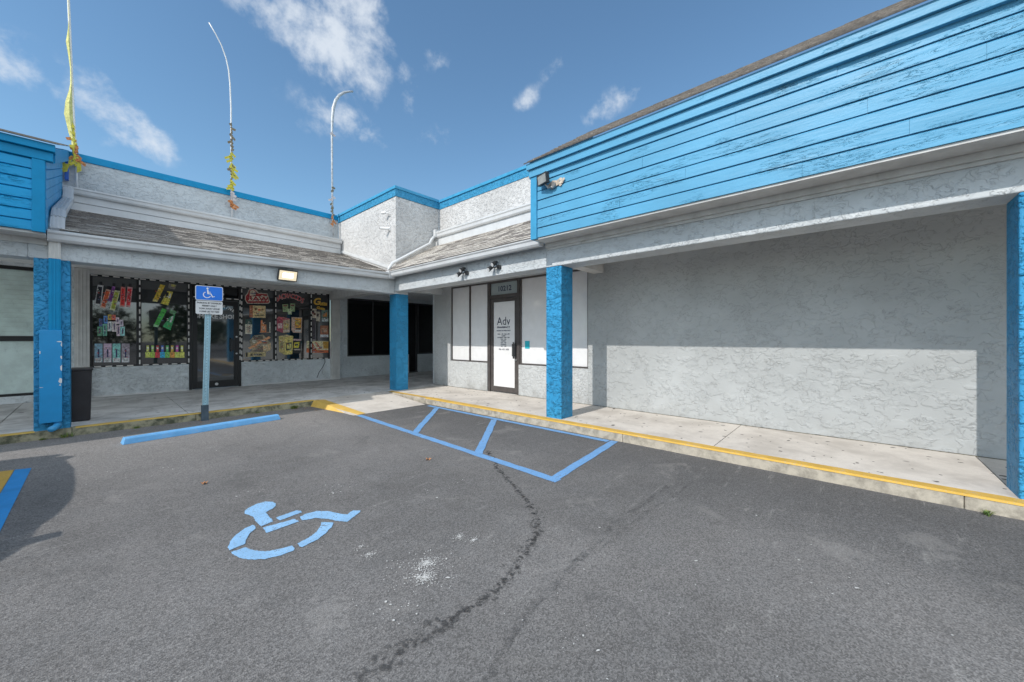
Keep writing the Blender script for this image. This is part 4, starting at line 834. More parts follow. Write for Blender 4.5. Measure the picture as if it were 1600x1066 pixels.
mb.build('downspout', M['gutter'], B3, smooth=True, label='round grey pipe slanting down the roof valley by the tower')
mb = MB(); mb.box(6.35, 6.55, 3.5, 8.45, 3.9, 4.93); mb.build('parapet_wall', M['stucco_tower'], B3)
mb = MB(); mb.box(6.337, 6.56, 3.5, 8.43, 4.93, 5.11); mb.build('parapet_band', M['band_blue'], B3, bevel=.004)
mb = MB(); mb.box(6.31, 6.58, 3.5, 8.405, 5.11, 5.18); mb.build('parapet_cap', M['trim_blue'], B3, bevel=.004)

# ---------------------------------------------------------------- blank-walled unit (right wing, near the camera)
B4 = thing('shop_building', 'long unit on the right with a blank grey stucco wall under faded sky blue siding', 'building', (XW, 0, 0))
mb = MB(); mb.box(XW, 6.55, -6, 3.738, WK - .02, 2.86); mb.build('wall', M['stucco_wall'], B4)
mb = MB(); mb.box(4.85, 5.2, -6, 3.648, 2.52, 2.93); mb.build('beam', M['stucco_beam'], B4, bevel=.012)
mb = MB(); mb.box(4.857, 5.19, -1.31, -.972, WK - .01, 2.522)
mb.build('column', M['column_blue'], B4, bevel=.012, label='blue stucco column cut by the right edge')
mb = MB(); mb.box(4.52, 4.85, -6, 3.62, 2.884, 2.904); mb.build('soffit', M['soffit'], B4)
mb = MB(); mb.box(4.79, 4.848, -6, 3.62, 2.82, 2.884); mb.box(4.825, 4.849, -6, 3.62, 2.785, 2.82); mb.build('trim_board', M['soffit'], B4, bevel=.004)
mb = MB(); mb.box(4.50, 4.53, -6, 3.54, 2.880, 2.905); mb.build('drip_edge', M['soffit'], B4)
zs = [2.905, 3.052, 3.190, 3.329, 3.467, 3.606, 3.743, 3.85]
mb = MB()
cuts = {0: [.35], 1: [-.35, 2.2], 2: [1.4], 3: [-.1], 4: [-.75, 1.9], 5: [.9], 6: [.1]}
for i, (a, b) in enumerate(zip(zs, zs[1:])):
    ed = [-6] + sorted(cuts[i]) + [3.53]
    for y0, y1 in zip(ed, ed[1:]):
        dx = random.uniform(-.003, .003)
        x = 4.488 + dx
        mb.prism([(x + .04, a), (x - .008, a + .002), (x - .006, b - .020), (x + .006, b - .007), (x + .04, b - .007)], 'y', y0 + .0007, y1 - .0007)
mb.box(4.505, 4.60, -6, 3.60, 2.906, 4.0)
mb.build('siding', M['siding_sun'], B4)
mb = MB(); mb.box(4.455, 4.50, 3.53, 3.645, 2.885, 3.84); mb.box(4.50, 4.9, 3.60, 3.645, 2.885, 3.84)
mb.prism([(4.9, 3.05), (4.9, 3.9), (4.9 + 1.3, 4.7), (6.35, 4.9), (6.35, 3.9)], 'y', 3.60, 3.64)
mb.build('corner_board', M['trim_blue'], B4, bevel=.004)
mb = MB(); mb.box(4.437, 4.50, -6, 3.665, 3.83, 3.935); mb.build('fascia', M['siding_sun'], B4, bevel=.004)
mb = MB(); mb.box(4.405, 4.50, -6, 3.69, 3.938, 4.028); mb.build('fascia', M['siding_sun'], B4, bevel=.004)
L = math.hypot(1.95, 1.29)
mb = MB(); mb.face([(4.38, -6, 4.03), (4.38, 3.72, 4.03), (6.33, 3.72, 5.32), (6.33, -6, 5.32)], 3)
shingles(mb, (4.38, -6, 4.033), (0, 1, 0), (1.95 / L, 0, 1.29 / L), (-1.29 / L, 0, 1.95 / L), 9.72, L)
mb.build('shingle_roof', SH, B4)
mb = MB(); mb.prism([(4.5, 3.84), (4.5, 4.10), (6.34, 5.31), (6.34, 3.9)], 'y', 3.645, 3.70); mb.build('end_wall', M['trim_blue'], B4)
mb = MB(); mb.box(6.55, 12, -6, 12.2, 2.9, 3.6); mb.build('flat_roof', M['interior'], B4)

# ---------------------------------------------------------------- things on the buildings
def floodlight(loc, dirv, label, lit=False, wdt=.20, hgt=.14):
    t = thing('floodlight', label, 'floodlight', loc)
    d = Vector(dirv).normalized(); q = d.to_track_quat('Z', 'Y').to_matrix()
    o = Vector(loc)
    def T(v): return [tuple(o + q @ Vector(p)) for p in v]
    mb = MB(); mb.box(-wdt / 2, wdt / 2, -hgt / 2, hgt / 2, -.045, 0)
    for k in range(6): mb.box(-wdt / 2 + .02 + k * (wdt - .05) / 5, -wdt / 2 + .028 + k * (wdt - .05) / 5, -hgt / 2 + .01, hgt / 2 - .01, -.07, -.045)
    for a, b, c_, e in ((-wdt / 2, wdt / 2, -hgt / 2, -hgt / 2 + .014), (-wdt / 2, wdt / 2, hgt / 2 - .014, hgt / 2)): mb.box(a, b, c_, e, 0, .012)
    for a, b in ((-wdt / 2, -wdt / 2 + .014), (wdt / 2 - .014, wdt / 2)): mb.box(a, b, -hgt / 2 + .014, hgt / 2 - .014, 0, .012)
    mb.v = T(mb.v); mb.build('housing', M['dark_metal'], t, bevel=.003)
    mb = MB(); mb.box(-wdt / 2 + .015, wdt / 2 - .015, -hgt / 2 + .015, hgt / 2 - .015, .001, .006); mb.v = T(mb.v)
    if lit:
        m, tr, p = new_mat('lamp reflector'); p.inputs['Base Color'].default_value = (.8, .7, .5, 1)
        p.inputs['Emission Color'].default_value = (1, .82, .55, 1); p.inputs['Emission Strength'].default_value = .42
        mb.build('lens', m, t)
        mb = MB(); mb.box(-wdt * .26, wdt * .26, -hgt * .17, hgt * .2, .006, .010); mb.v = T(mb.v)
        m, tr, p = new_mat('lamp lit'); p.inputs['Emission Color'].default_value = (1, .93, .8, 1); p.inputs['Emission Strength'].default_value = 6
        mb.build('bulb', m, t)
    else:
        mb.build('lens', mat_plain('lamp glass', (.30, .30, .28), .2, var=.15), t)
    return t
t = floodlight((2.50, 8.11, 2.60), (0.05, -1, -.35), 'lit warm floodlight on the beam over the smoke shop', True, .34, .21)
mb = MB(); mb.box(2.40, 2.60, 8.14, 8.2, 2.58, 2.70); mb.build('bracket', M['dark_metal'], t, bevel=.004)
t = floodlight((4.36, 3.35, 3.70), (-.95, .25, -.12), 'unlit grey floodlight mounted on the sky blue siding', False, .215, .15)
mb = MB(); mb.tube([(4.40, 3.33, 3.65), (4.42, 3.28, 3.57), (4.45, 3.22, 3.58)], .016, 8)
mb.tube([(4.462, 3.21, 3.60), (4.43, 3.215, 3.60)], .045, 14); mb.build('bracket', M['grey_metal'], t)
mb = MB()
for i in range(26):
    a, b = random.uniform(3.05, 3.30), random.uniform(3.57, 3.66); pts = []
    for k in range(7):
        tt = 6.283 * k / 7; r_ = random.uniform(.015, .032); pts.append((4.4605 - .0001 * i, a + r_ * math.cos(tt) * 1.2, b + r_ * math.sin(tt)))
    mb.face(pts)
mb.build('bare_patch', mat_plain('bare patch', (.52, .44, .36), .9, var=.3, vs=40), t)
# black twin-head lamps over the pharmacy
def twin(loc, label):
    t = thing('security_light', label, 'security light', loc, 'black lamps on the pharmacy beam')
    x, y, z = loc
    mb = MB(); mb.tube([(x, y, z), (x - .03, y, z)], .042, 14); mb.build('base', M['dark_metal'], t)
    mb = MB(); mb.tube([(x - .03, y, z), (x - .07, y + .03, z + .05), (x - .09, y + .06, z + .06)], .012, 8); mb.build('arm', M['dark_metal'], t)
    for dy, dz, ang in ((.03, .075, 0), (.13, .0, 1)):
        mb = MB(); mb.tube([(x - .03, y + dy, z + dz + .02), (x - .08, y + dy + .01, z + dz - .0), (x - .12, y + dy + .02, z + dz - .03), (x - .135, y + dy + .025, z + dz - .04)], .03, 12, rs=[.018, .036, .042, .045])
        h = mb.build('lamp_head', M['dark_metal'], t)
        mb = MB(); mb.tube([(x - .136, y + dy + .026, z + dz - .041), (x - .140, y + dy + .027, z + dz - .043)], .036, 12); mb.build('lens', M['white_plastic'], h)
    mb = MB(); mb.tube([(x - .03, y + .03, z + .01), (x - .04, y + .10, z + .0)], .011, 8); mb.build('arm', M['dark_metal'], t)
twin((4.853, 5.55, 2.655), 'black twin-head lamp left of the pharmacy number, nearer the corner')
twin((4.853, 4.68, 2.655), 'black twin-head lamp on the beam directly above the pharmacy door')
def camera_thing(loc, label, kind):
    t = thing('security_camera', label, 'camera', loc, 'cameras on the corner tower'); x, y, z = loc
    if kind:
        mb = MB(); mb.box(x - .02, x, y - .05, y + .05, z - .05, z + .05); mb.build('base', M['white_plastic'], t, bevel=.01)
        mb = MB(); mb.tube([(x - .02, y, z), (x - .08, y + .05, z), (x - .19, y + .14, z + .01)], .035, 12); mb.build('body', M['white_plastic'], t)
        mb = MB(); mb.tube([(x - .19, y + .14, z + .01), (x - .195, y + .145, z + .011)], .028, 12); mb.build('lens', M['ink'], t)
    else:
        mb = MB(); mb.tube([(x, y, z - .03), (x - .07, y, z), (x - .09, y + .08, z + .03)], .013, 8); mb.build('arm', M['white_plastic'], t)
        mb = MB(); mb.tube([(x - .08, y + .06, z + .03), (x - .14, y + .17, z + .02)], .032, 12); mb.build('body', M['white_plastic'], t)
        mb = MB(); mb.tube([(x - .14, y + .17, z + .02), (x - .143, y + .177, z + .02)], .026, 12); mb.build('lens', M['ink'], t)
camera_thing((5.018, 8.70, 4.55), 'upper small camera with a thin arm on the sunlit tower face', 0)
camera_thing((5.018, 8.72, 4.17), 'lower white bullet camera on the sunlit tower face', 1)

# flag poles with rags behind the upper gutter
def rag(mb, pts, w0, mats=1, n=40):
    """crumpled cloth knotted round a pole: a lumpy sleeve with a few loose ends"""
    pts = [Vector(p) for p in pts]; k = len(pts) - 1; path = []; rs = []
    for i in range(n + 1):
        t = i / n * k; a = min(int(t), k - 1); p = pts[a].lerp(pts[a + 1], t - a); w_ = w0(i / n)
        path.append(p + Vector((random.uniform(-1, 1), random.uniform(-.6, .2), 0)) * w_ * .30 + Vector((0, -.01, 0)))
        rs.append(w_ * random.uniform(.16, .42) if 0 < i < n else .01)
    mb.tube(path, .03, 9, rs=rs)
    for i in range(2, n, 5):
        p = path[i]; w_ = w0(i / n); sg = random.choice((-1, 1))
        e = p + Vector((sg * w_ * random.uniform(.6, 1.2), -.02, -w_ * random.uniform(.6, 1.8)))
        mb.face([p + Vector((0, -.02, .03)), p + Vector((0, -.02, -.04)), e, e + Vector((sg * .02, 0, .05))])
FY = 11.64
fcol = {'yellow': mat_plain('yellow cloth', (.56, .50, .07), .9, var=.2, vs=30), 'orange': mat_plain('orange rag', (.5, .2, .07), .9, var=.4, vs=30),
        'brown': mat_plain('grey brown rag', (.20, .17, .12), .95, var=.4, vs=30), 'white': mat_plain('white rag', (.55, .5, .5), .9, var=.2, vs=30),
        'pale': mat_plain('pale yellow cloth', (.56, .55, .22), .9, var=.2, vs=20)}
t = thing('flag_pole', 'leftmost thin white pole with a long furled yellow flag', 'flag pole', (-.25, FY, 4.3), 'poles rising behind the roof gutter')
mb = MB(); mb.tube([(-.25, FY, 4.3), (-.262, FY, 4.9), (-.30, FY, 6.0), (-.335, FY, 7.2), (-.375, FY, 8.6)], .02, 10); mb.build('pole', M['white_plastic'], t, smooth=True)
mb = MB()
pr = [(8.6, .012, -.012), (8.2, .02, -.012), (7.85, .012, -.012), (7.55, .035, -.012), (7.3, .05, -.012), (7.05, .03, -.012), (6.8, .012, -.012), (6.5, .018, -.012), (6.35, .045, -.012), (6.1, .11, -.012), (5.85, .12, -.012), (5.65, .095, -.012), (5.5, .07, -.01), (5.35, .05, .0), (5.2, .04, .01)]
prev = None
for z, wd, off in pr:
    xp = -.25 - (z - 4.3) * .029
    cur = [(xp - wd * 1.0 + random.uniform(-.01, .01), FY - .02, z), (xp - wd * .45, FY - .06, z), (xp + off, FY - .02, z), (xp + .03 + off, FY + .01, z)]
    if prev:
        for j in range(3): mb.face([prev[j], prev[j + 1], cur[j + 1], cur[j]])
    prev = cur
o = mb.build('flag', fcol['pale'], t, smooth=True)
mb = MB(); rag(mb, [(-.28, FY, 5.45), (-.27, FY, 5.1), (-.265, FY, 4.95)], lambda s: .07 + .05 * s, n=26); mb.build('flag_knot', fcol['orange'], t)
mb = MB(); rag(mb, [(-.30, FY - .02, 5.7), (-.28, FY - .02, 5.3), (-.29, FY - .02, 4.85)], lambda s: .03 + .05 * s, n=30)
mb.face([(-.33, FY - .03, 5.05), (-.30, FY - .03, 5.05), (-.38, FY - .05, 4.70), (-.47, FY - .05, 4.66), (-.44, FY - .04, 4.85)])
mb.face([(-.26, FY - .03, 5.05), (-.20, FY - .03, 5.02), (-.19, FY - .05, 4.78), (-.25, FY - .05, 4.72)]); mb.build('flag', fcol['yellow'], t)
mb = MB(); mb.box(KX + .02, KX + .09, 10.2, 10.9, 4.24, 4.62)
t = thing('flag_pole', 'middle thin pole bending left at its top with brown and yellow rags', 'flag pole', (2.31, FY, 4.3), 'poles rising behind the roof gutter')
mb = MB(); mb.tube([(2.32, FY, 4.3), (2.30, FY, 6.0), (2.295, FY, 7.2), (2.275, FY, 7.8), (2.245, FY, 8.15), (2.19, FY, 8.42), (2.10, FY, 8.68), (1.98, FY, 8.90), (1.855, FY, 9.09)], .018, 10, rs=[.022, .018, .017, .016, .015, .014, .013, .013, .012]); mb.build('pole', M['white_plastic'], t, smooth=True)
for a, b, w_, c_ in ((6.83, 6.05, .055, 'brown'), (6.08, 5.86, .09, 'yellow'), (5.8, 5.38, .07, 'brown'), (5.82, 5.45, .085, 'yellow'), (5.38, 5.10, .10, 'yellow'), (5.12, 4.85, .06, 'white'), (4.88, 4.68, .075, 'orange')):
    mb = MB(); rag(mb, [(2.30, FY, a), (2.31, FY, b)], lambda s, w_=w_: w_ * (.7 + .6 * math.sin(3.1 * s)), n=int((a - b) * 40) + 6); mb.build('rag', fcol[c_], t)
t = thing('flag_pole', 'rightmost pole hooking right at its top beside the tower', 'flag pole', (4.83, FY, 4.3), 'poles rising behind the roof gutter')
mb = MB(); mb.tube([(4.83, FY, 4.3), (4.80, FY, 5.2), (4.785, FY, 6.5), (4.78, FY, 7.6), (4.79, FY, 8.0), (4.82, FY, 8.35), (4.89, FY, 8.62), (5.0, FY, 8.83), (5.15, FY, 8.99), (5.30, FY, 9.09), (5.42, FY, 9.15)], .02, 10, rs=[.022, .026, .030, .034, .040, .048, .046, .042, .036, .026, .03])
mb.build('pole', mat_plain('dull pole', (.42, .44, .46), .4, metal=.2, var=.25, vs=14), t, smooth=True)
for a, b, w_, c_ in ((7.62, 7.5, .06, 'white'), (5.98, 5.8, .06, 'brown'), (5.70, 5.5, .075, 'white'), (5.5, 5.1, .05, 'brown'), (5.1, 4.75, .055, 'orange')):
    mb = MB(); rag(mb, [(4.785, FY, a), (4.80, FY, b)], lambda s, w_=w_: w_ * (.7 + .6 * math.sin(3.1 * s)), n=int((a - b) * 30) + 6); mb.build('rag', fcol[c_], t)

# ---------------------------------------------------------------- street things
# accessible parking sign
SX, SY = 1.235, 8.10
t = thing('parking_sign', 'blue and white accessible parking sign on a pale steel post at the kerb', 'sign', (SX, SY, 0))
mb = MB(); lean = lambda z: .028 * z / 2
for x0, x1, y0, y1 in ((-.04, -.030, -.025, .0), (.030, .04, -.025, .0), (-.034, -.012, .0, .008), (.012, .034, .0, .008), (-.014, .014, -.016, -.008), (-.014, -.008, -.010, .006), (.008, .014, -.010, .006)):
    mb.box(SX + x0, SX + x1, SY + y0, SY + y1, .0, 1.92)
mb.v = [(x + .045 * z / 2, y, z) for x, y, z in mb.v]
mb.build('post', M['steel'], t)
mb = MB()
for k in range(34): mb.tube([(SX + .045 * (.3 + k * .047) / 2, SY - .0155, .3 + k * .047), (SX + .045 * (.3 + k * .047) / 2, SY - .019, .3 + k * .047)], .005, 6)
mb.build('post_holes', M['dark_metal'], t)
mb = MB(); mb.box(SX - .048, SX + .048, SY - .035, SY + .015, 0, .26); mb.build('post_sleeve', mat_plain('rusty sleeve', (.07, .10, .13), .7, var=.3), t)
def rrect(x0, x1, z0, z1, r, n=5):
    pts = []
    for cx, cz, a0 in ((x1 - r, z1 - r, 0), (x0 + r, z1 - r, 90), (x0 + r, z0 + r, 180), (x1 - r, z0 + r, 270)):
        for i in range(n + 1): a = R(a0 + 90 * i / n); pts.append((cx + r * math.cos(a), cz + r * math.sin(a)))
    return pts
sx = SX + .055; ys_ = SY - .045
def plate(pts, y0, y1, mat, name, par): mb = MB(); mb.prism(pts, 'y', y0, y1); return mb.build(name, mat, par)
pl = plate(rrect(sx - .185, sx + .185, 2.02, 2.265, .025), ys_, ys_ + .006, M['sign_white'], 'sign_plate', t)
plate(rrect(sx - .174, sx + .174, 2.031, 2.254, .018), ys_ - .003, ys_ - .0005, M['sign_blue'], 'blue_field', pl)
mb = MB(); yw = ys_ - .005; cx, cz = sx - .02, 2.145
def arcpoly(cx, cz, r0, r1, a0, a1, n=18):
    o_ = []
    for i in range(n + 1): a = R(a0 + (a1 - a0) * i / n); o_.append((cx + r1 * math.cos(a), yw, cz + r1 * math.sin(a)))
    for i in range(n, -1, -1): a = R(a0 + (a1 - a0) * i / n); o_.append((cx + r0 * math.cos(a), yw, cz + r0 * math.sin(a)))
    return o_
ap = arcpoly(cx - .012, cz - .030, .043, .054, 115, 335)
n2 = len(ap) // 2
for i in range(n2 - 1): mb.face([ap[i], ap[i + 1], ap[-2 - i], ap[-1 - i]])
mb.face([(cx - .006 + .015 * math.cos(k * .5236), yw, cz + .078 + .015 * math.sin(k * .5236)) for k in range(12)])
mb.face([(cx - .014, yw, cz + .060), (cx + .004, yw, cz + .060), (cx + .012, yw, cz - .004), (cx - .008, yw, cz - .018)])
mb.face([(cx + .000, yw - .0002, cz + .022), (cx + .036, yw - .0002, cz + .022), (cx + .036, yw - .0002, cz + .012), (cx + .000, yw - .0002, cz + .012)])
mb.face([(cx - .006, yw - .0002, cz - .004), (cx + .040, yw - .0002, cz - .004), (cx + .040, yw - .0002, cz - .018), (cx - .008, yw - .0002, cz - .018)])
mb.face([(cx + .030, yw - .0004, cz - .006), (cx + .044, yw - .0004, cz - .004), (cx + .070, yw - .0004, cz - .062), (cx + .058, yw - .0004, cz - .070)])
mb.face([(cx + .058, yw - .0006, cz - .070), (cx + .066, yw - .0006, cz - .056), (cx + .090, yw - .0006, cz - .046), (cx + .092, yw - .0006, cz - .057)])
mb.build('wheelchair_symbol', M['letter_white'], pl)
pl2 = plate(rrect(sx - .180, sx + .180, 1.79, 2.012, .02), ys_, ys_ + .006, M['sign_white'], 'sign_plate', t)
mb = MB()
for i, s in enumerate(('PARKING BY DISABLED', 'PERMIT ONLY', 'TOW AWAY ZONE', '$ FINE UP TO $250')):
    put_text(mb, s, .036, on_y(sx, ys_ - .002, 1.965 - i * .048), off=.0012, sx=.88)
mb.build('lettering', M['ink'], pl2)
mb = MB()
for z in (2.235, 1.81): mb.tube([(sx, ys_ - .004, z), (sx, ys_ - .010, z)], .008, 8)
mb.build('bolt', M['grey_metal'], t)

# bin beside the column
t = thing('litter_bin', 'tall narrow black plastic bin beside the left blue column', 'bin', (-.13, 8.85, WK))
mb = MB(); n = 4
def taper(x0, x1, y0, y1, z0, z1, k): 
    i = len(mb.v); cx, cy = (x0 + x1) / 2, (y0 + y1) / 2
    for z, s in ((z0, k), (z1, 1)): mb.v += [(cx + (x - cx) * s, cy + (y - cy) * s, z) for x, y in ((x0, y0), (x1, y0), (x1, y1), (x0, y1))]
    for q in ((0, 3, 2, 1), (4, 5, 6, 7), (0, 1, 5, 4), (1, 2, 6, 5), (2, 3, 7, 6), (3, 0, 4, 7)): mb.f.append(tuple(i + a for a in q)); mb.m.append(0)
taper(-.27, -.035, 8.66, 9.0, WK, .90, .86); mb.build('body', M['bin'], t, bevel=.02)
mb = MB(); taper(-.285, -.025, 8.645, 9.015, .89, .925, 1); mb.build('rim', M['bin'], t, bevel=.008)
# wheel stop
mb = MB(); p0, p1 = Vector((.235, 6.99)), Vector((2.12, 7.225)); d = (p1 - p0).normalized(); nn = Vector((-d.y, d.x)); L = (p1 - p0).length
mb.prism([(0, 0), (.15, 0), (.13, .065), (.115, .083), (.035, .083), (.02, .065)], 'x', 0, L)
mb.v = [(p0.x + d.x * (x + (.02 if z > .05 and x < 1 else 0) - (.02 if z > .05 and x > 1 else 0)) + nn.x * y, p0.y + d.y * x + nn.y * y, z) for x, y, z in mb.v]
o = mb.build('wheel_stop', M['stop_blue'], base=(1.18, 7.18, 0), bevel=.006)
tag(o, 'long sky blue concrete wheel stop lying in front of the kerb', 'wheel stop')
# weeds along the kerbs
gm = [mat_plain('weed green', (.10, .17, .04), .8, var=.3), mat_plain('weed yellow', (.22, .24, .06), .8, var=.3)]
def weed(x, y, z, s, n, label, spread=1.6, dirx=0, diry=0):
    mb = MB()
    for i in range(n):
        a = random.random() * 6.283; l = s * random.uniform(.5, 1.2); w_ = s * .05
        bx, by = x + random.gauss(0, s * .35), y + random.gauss(0, s * .15)
        ux, uy = math.cos(a) * spread * .5 + dirx, math.sin(a) * spread * .5 + diry; px_, py_ = -math.sin(a) * w_, math.cos(a) * w_
        m1 = (bx + ux * l * .4, by + uy * l * .4, z + l * .55); e = (bx + ux * l, by + uy * l, z + l * random.uniform(.25, .8))
        mt = random.choice((0, 0, 1))
        mb.face([(bx - px_, by - py_, z), (bx + px_, by + py_, z), (m1[0] + px_, m1[1] + py_, m1[2]), (m1[0] - px_, m1[1] - py_, m1[2])], mt)
        mb.face([(m1[0] - px_, m1[1] - py_, m1[2]), (m1[0] + px_, m1[1] + py_, m1[2]), e], mt)
    o = mb.build('weed', gm, base=(x, y, z)); tag(o, label, 'weed', 'weeds along the kerb foot')
weed(4.66, -.78, 0, .05, 60, 'low green weed at the foot of the right kerb near the right column', 1.8)
weed(-.27, 8.13, 0, .09, 26, 'spiky weed in the kerb foot right of the blue cover box')
weed(-.48, 8.14, 0, .05, 34, 'flat green weed in the kerb foot left of the pipe outlet')
weed(.42, 8.14, 0, .05, 40, 'small weed at the kerb foot behind the left end of the wheel stop')
weed(2.62, 8.15, 0, .09, 60, 'bushiest weed at the kerb foot near the yellow ramp edge')
weed(2.0, 8.15, 0, .05, 26, 'small weed at the kerb foot behind the right end of the wheel stop')
# dry leaves
lm = [mat_plain('dry leaf', (.42, .20, .09), .8, var=.25)]
def leaf(x, y, s, rot, label):
    mb = MB(); pts = []
    for i in range(11):
        a = 6.283 * i / 11; r = s * (1.0 if i % 2 else .5); pts.append((x + r * math.cos(a + rot) * 1.2, y + r * math.sin(a + rot), .006 + .02 * (i % 3 == 0)))
    for i in range(11): mb.face([(x, y, .012), pts[i], pts[(i + 1) % 11]])
    o = mb.build('dry_leaf', lm, base=(x, y, 0)); tag(o, label, 'leaf', 'dry leaves on the asphalt')
leaf(2.53, 3.56, .034, .3, 'curled orange leaf on the asphalt left of the hatched aisle')
leaf(.69, 4.54, .026, 1.3, 'small brown leaf on the asphalt above the wheelchair symbol')
for i in range(16):
    pass
mb = MB()
for i in range(140):
    if random.random() < .5: x, y = random.gauss(2.9, .25), random.uniform(7.5, 8.12)
    else: x, y = random.uniform(.3, 2.9), random.uniform(7.9, 8.15)
    blob(mb, x, y, random.uniform(.004, .016), .004 + i * .00002, 5, None, 1.6)
struct(mb.build('leaf_litter', mat_plain('litter', (.33, .20, .12), .9, var=.4, vs=20)), 'stuff')

# ---------------------------------------------------------------- parked car just outside the left edge (throws the shadow)
t = thing('parked_car', 'dark parked car just beyond the left edge, casting the rounded shadow', 'car', (-2.72, 5.0, 0))
cx = -2.72
def loft(mb, secs):        # secs: list of (y, half width list, z list)
    prev = None
    for s in secs:
        i = len(mb.v); mb.v += s; n = len(s)
        if prev is not None:
            for k in range(n - 1): mb.f.append((prev + k, prev + k + 1, i + k + 1, i + k)); mb.m.append(0)
        else: mb.f.append(tuple(range(i, i + n))); mb.m.append(0)
        prev = i
    mb.f.append(tuple(prev + k for k in reversed(range(len(secs[-1]))))); mb.m.append(0)
car_p = mat_plain('car paint', (.03, .04, .06), .25, var=.03)
mb = MB()
secs = []
for y, wd, zt in ((2.35, .62, .72), (2.45, .80, .84), (2.9, .90, .97), (3.5, .92, 1.04), (5.0, .93, 1.05), (6.6, .92, 1.06), (7.05, .88, 1.03), (7.15, .80, .95)):
    secs.append([(cx - wd, y, .3), (cx - wd - .01, y, .6), (cx - wd + .05, y, zt - .04), (cx - wd + .15, y, zt), (cx + wd - .15, y, zt), (cx + wd - .05, y, zt - .04), (cx + wd + .01, y, .6), (cx + wd, y, .3)])
loft(mb, secs); mb.build('body', car_p, t, smooth=False)
mb = MB(); prof = [(4.40, 1.50), (4.6, 1.58), (5.0, 1.645), (5.6, 1.65), (6.2, 1.62), (6.7, 1.55), (7.0, 1.43)]
for (y0, z0), (y1, z1) in zip(prof, prof[1:]):
    mb.prism([(y0, z0 - .07), (y0, z0), (y1, z1), (y1, z1 - .07)], 'x', cx - .72, cx + .72)
mb.build('roof', car_p, t)
mb = MB()
for sgn in (-1, 1):
    def pil(a, b, w_): mb.tube([(cx + sgn * .86, a[0], a[1]), (cx + sgn * .71, b[0], b[1])], w_, 6)
    pil((3.5, 1.0), (4.45, 1.49), .04); pil((4.9, 1.0), (5.0, 1.6), .05); pil((6.0, 1.0), (6.1, 1.6), .05); pil((7.05, 1.0), (6.95, 1.45), .09); pil((6.75, 1.0), (6.75, 1.5), .12)
mb.build('window_pillars', car_p, t)
tm, tt_, p = new_mat('tinted glass'); p.inputs['Base Color'].default_value = (.02, .03, .03, 1); p.inputs['Roughness'].default_value = .05; p.inputs['Alpha'].default_value = .85
mb = MB()
for sgn in (-1, 1):
    mb.face([(cx + sgn * .86, 3.35, 1.0), (cx + sgn * .86, 7.0, 1.02), (cx + sgn * .715, 6.95, 1.45), (cx + sgn * .715, 5.6, 1.6), (cx + sgn * .715, 4.1, 1.5)])
mb.face([(cx - .8, 3.25, 1.02), (cx + .8, 3.25, 1.02), (cx + .70, 4.05, 1.5), (cx - .70, 4.05, 1.5)]); mb.face([(cx - .8, 7.08, 1.02), (cx + .8, 7.08, 1.02), (cx + .68, 6.98, 1.42), (cx - .68, 6.98, 1.42)])
mb.build('window', tm, t)
for y in (3.15, 6.2):
    for sgn in (-1, 1):
        mb = MB(); mb.tube([(cx + sgn * .72, y, .34), (cx + sgn * .93, y, .34)], .34, 24); wh = mb.build('wheel', M['ink'], t)
        mb = MB(); mb.tube([(cx + sgn * .93, y, .34), (cx + sgn * .938, y, .34)], .21, 18); mb.build('rim', M['grey_metal'], wh)
for sgn in (-1, 1):
    mb = MB(); mb.prism([(4.08, 1.02), (4.18, 1.02), (4.22, 1.10), (4.20, 1.17), (4.10, 1.17)], 'x', *sorted((cx + sgn * .86, cx + sgn * 1.24))); mb.build('mirror', car_p, t, bevel=.01)
    mb = MB(); mb.box(*sorted((cx + sgn * .55, cx + sgn * .80)), 2.34, 2.46, .62, .76); mb.build('headlight', M['white_plastic'], t, bevel=.02)

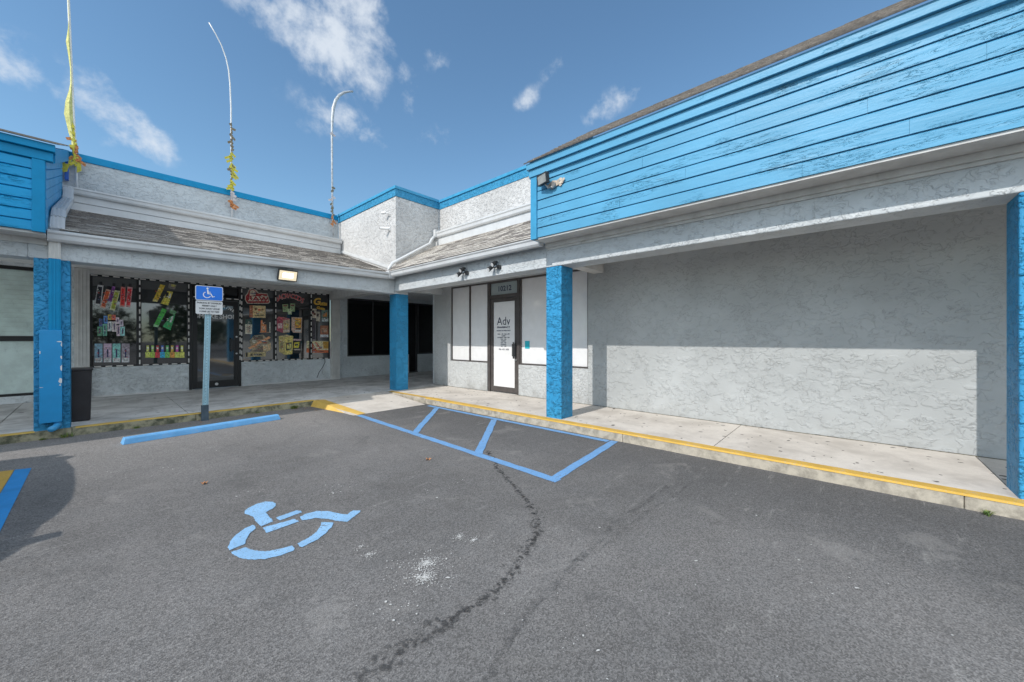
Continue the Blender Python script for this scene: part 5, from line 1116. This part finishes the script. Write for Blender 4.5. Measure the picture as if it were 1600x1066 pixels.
# ---------------------------------------------------------------- trees across the car park (seen in the shop glass)
leafm = [mat_plain('leaf dark', (.05, .08, .03), .8, var=.3, vs=3), mat_plain('leaf light', (.09, .13, .05), .8, var=.3, vs=3)]
bark = mat_plain('bark', (.12, .09, .07), .9)
mb = MB()
for i in range(2600):
    k = random.choice([(0, 0, 3.3, 1.5), (1.7, .3, 2.5, 1.3), (-1.8, -.2, 2.4, 1.35), (.2, .9, 2.0, 1.3), (-.3, -.8, 1.8, 1.2), (2.6, 0, 1.6, 1.1), (-2.6, 0, 1.5, 1.1)])
    v = Vector((random.gauss(0, 1), random.gauss(0, 1), random.gauss(0, 1))).normalized() * k[3] * random.uniform(.6, 1.05)
    c = Vector(k[:3]) + v; s = random.uniform(.08, .2); u = Vector((random.gauss(0, 1), random.gauss(0, 1), random.gauss(0, 1))).normalized(); ww = u.orthogonal().normalized()
    mb.face([c - u * s, c + ww * s * .6, c + u * s, c - ww * s * .6], random.choice((0, 0, 1)))
crown = mb
tr = MB(); tr.tube([(0, 0, 0), (.05, .02, 1.4), (0, 0, 2.6), (.1, .1, 3.8)], .2, 10, rs=[.12, .10, .08, .04])
for a in range(5): tr.tube([(0, 0, 2.2), (math.cos(a * 1.25) * .9, math.sin(a * 1.25) * .9, 3.5)], .06, 6)
spots = [(-6, -34, 1.3), (1, -37, 1.2), (7.5, -34, 1.5), (14, -36, 1.3), (21, -34, 1.4), (28, -38, 1.6)]
lab = ['', 'second tree from the left across the car park', 'third tree from the left across the car park', 'fourth tree from the left across the car park', 'fifth tree from the left across the car park', 'rightmost tree across the car park']
T0 = thing('tree', 'leftmost leafy tree across the car park, seen only in the shop glass', 'tree', (0, 0, 0), 'trees across the car park')
ch = [crown.build('crown', leafm, T0), tr.build('trunk', bark, T0)]
for i, (x, y, s) in enumerate(spots):
    if i == 0: o = T0
    else:
        o = T0.copy(); C.objects.link(o); o['label'] = lab[i]
        for c in ch: c2 = c.copy(); C.objects.link(c2); c2.parent = o
    o.location = (x, y, 0); o.scale = (s, s, s); o.rotation_euler = (0, 0, i * 1.1)
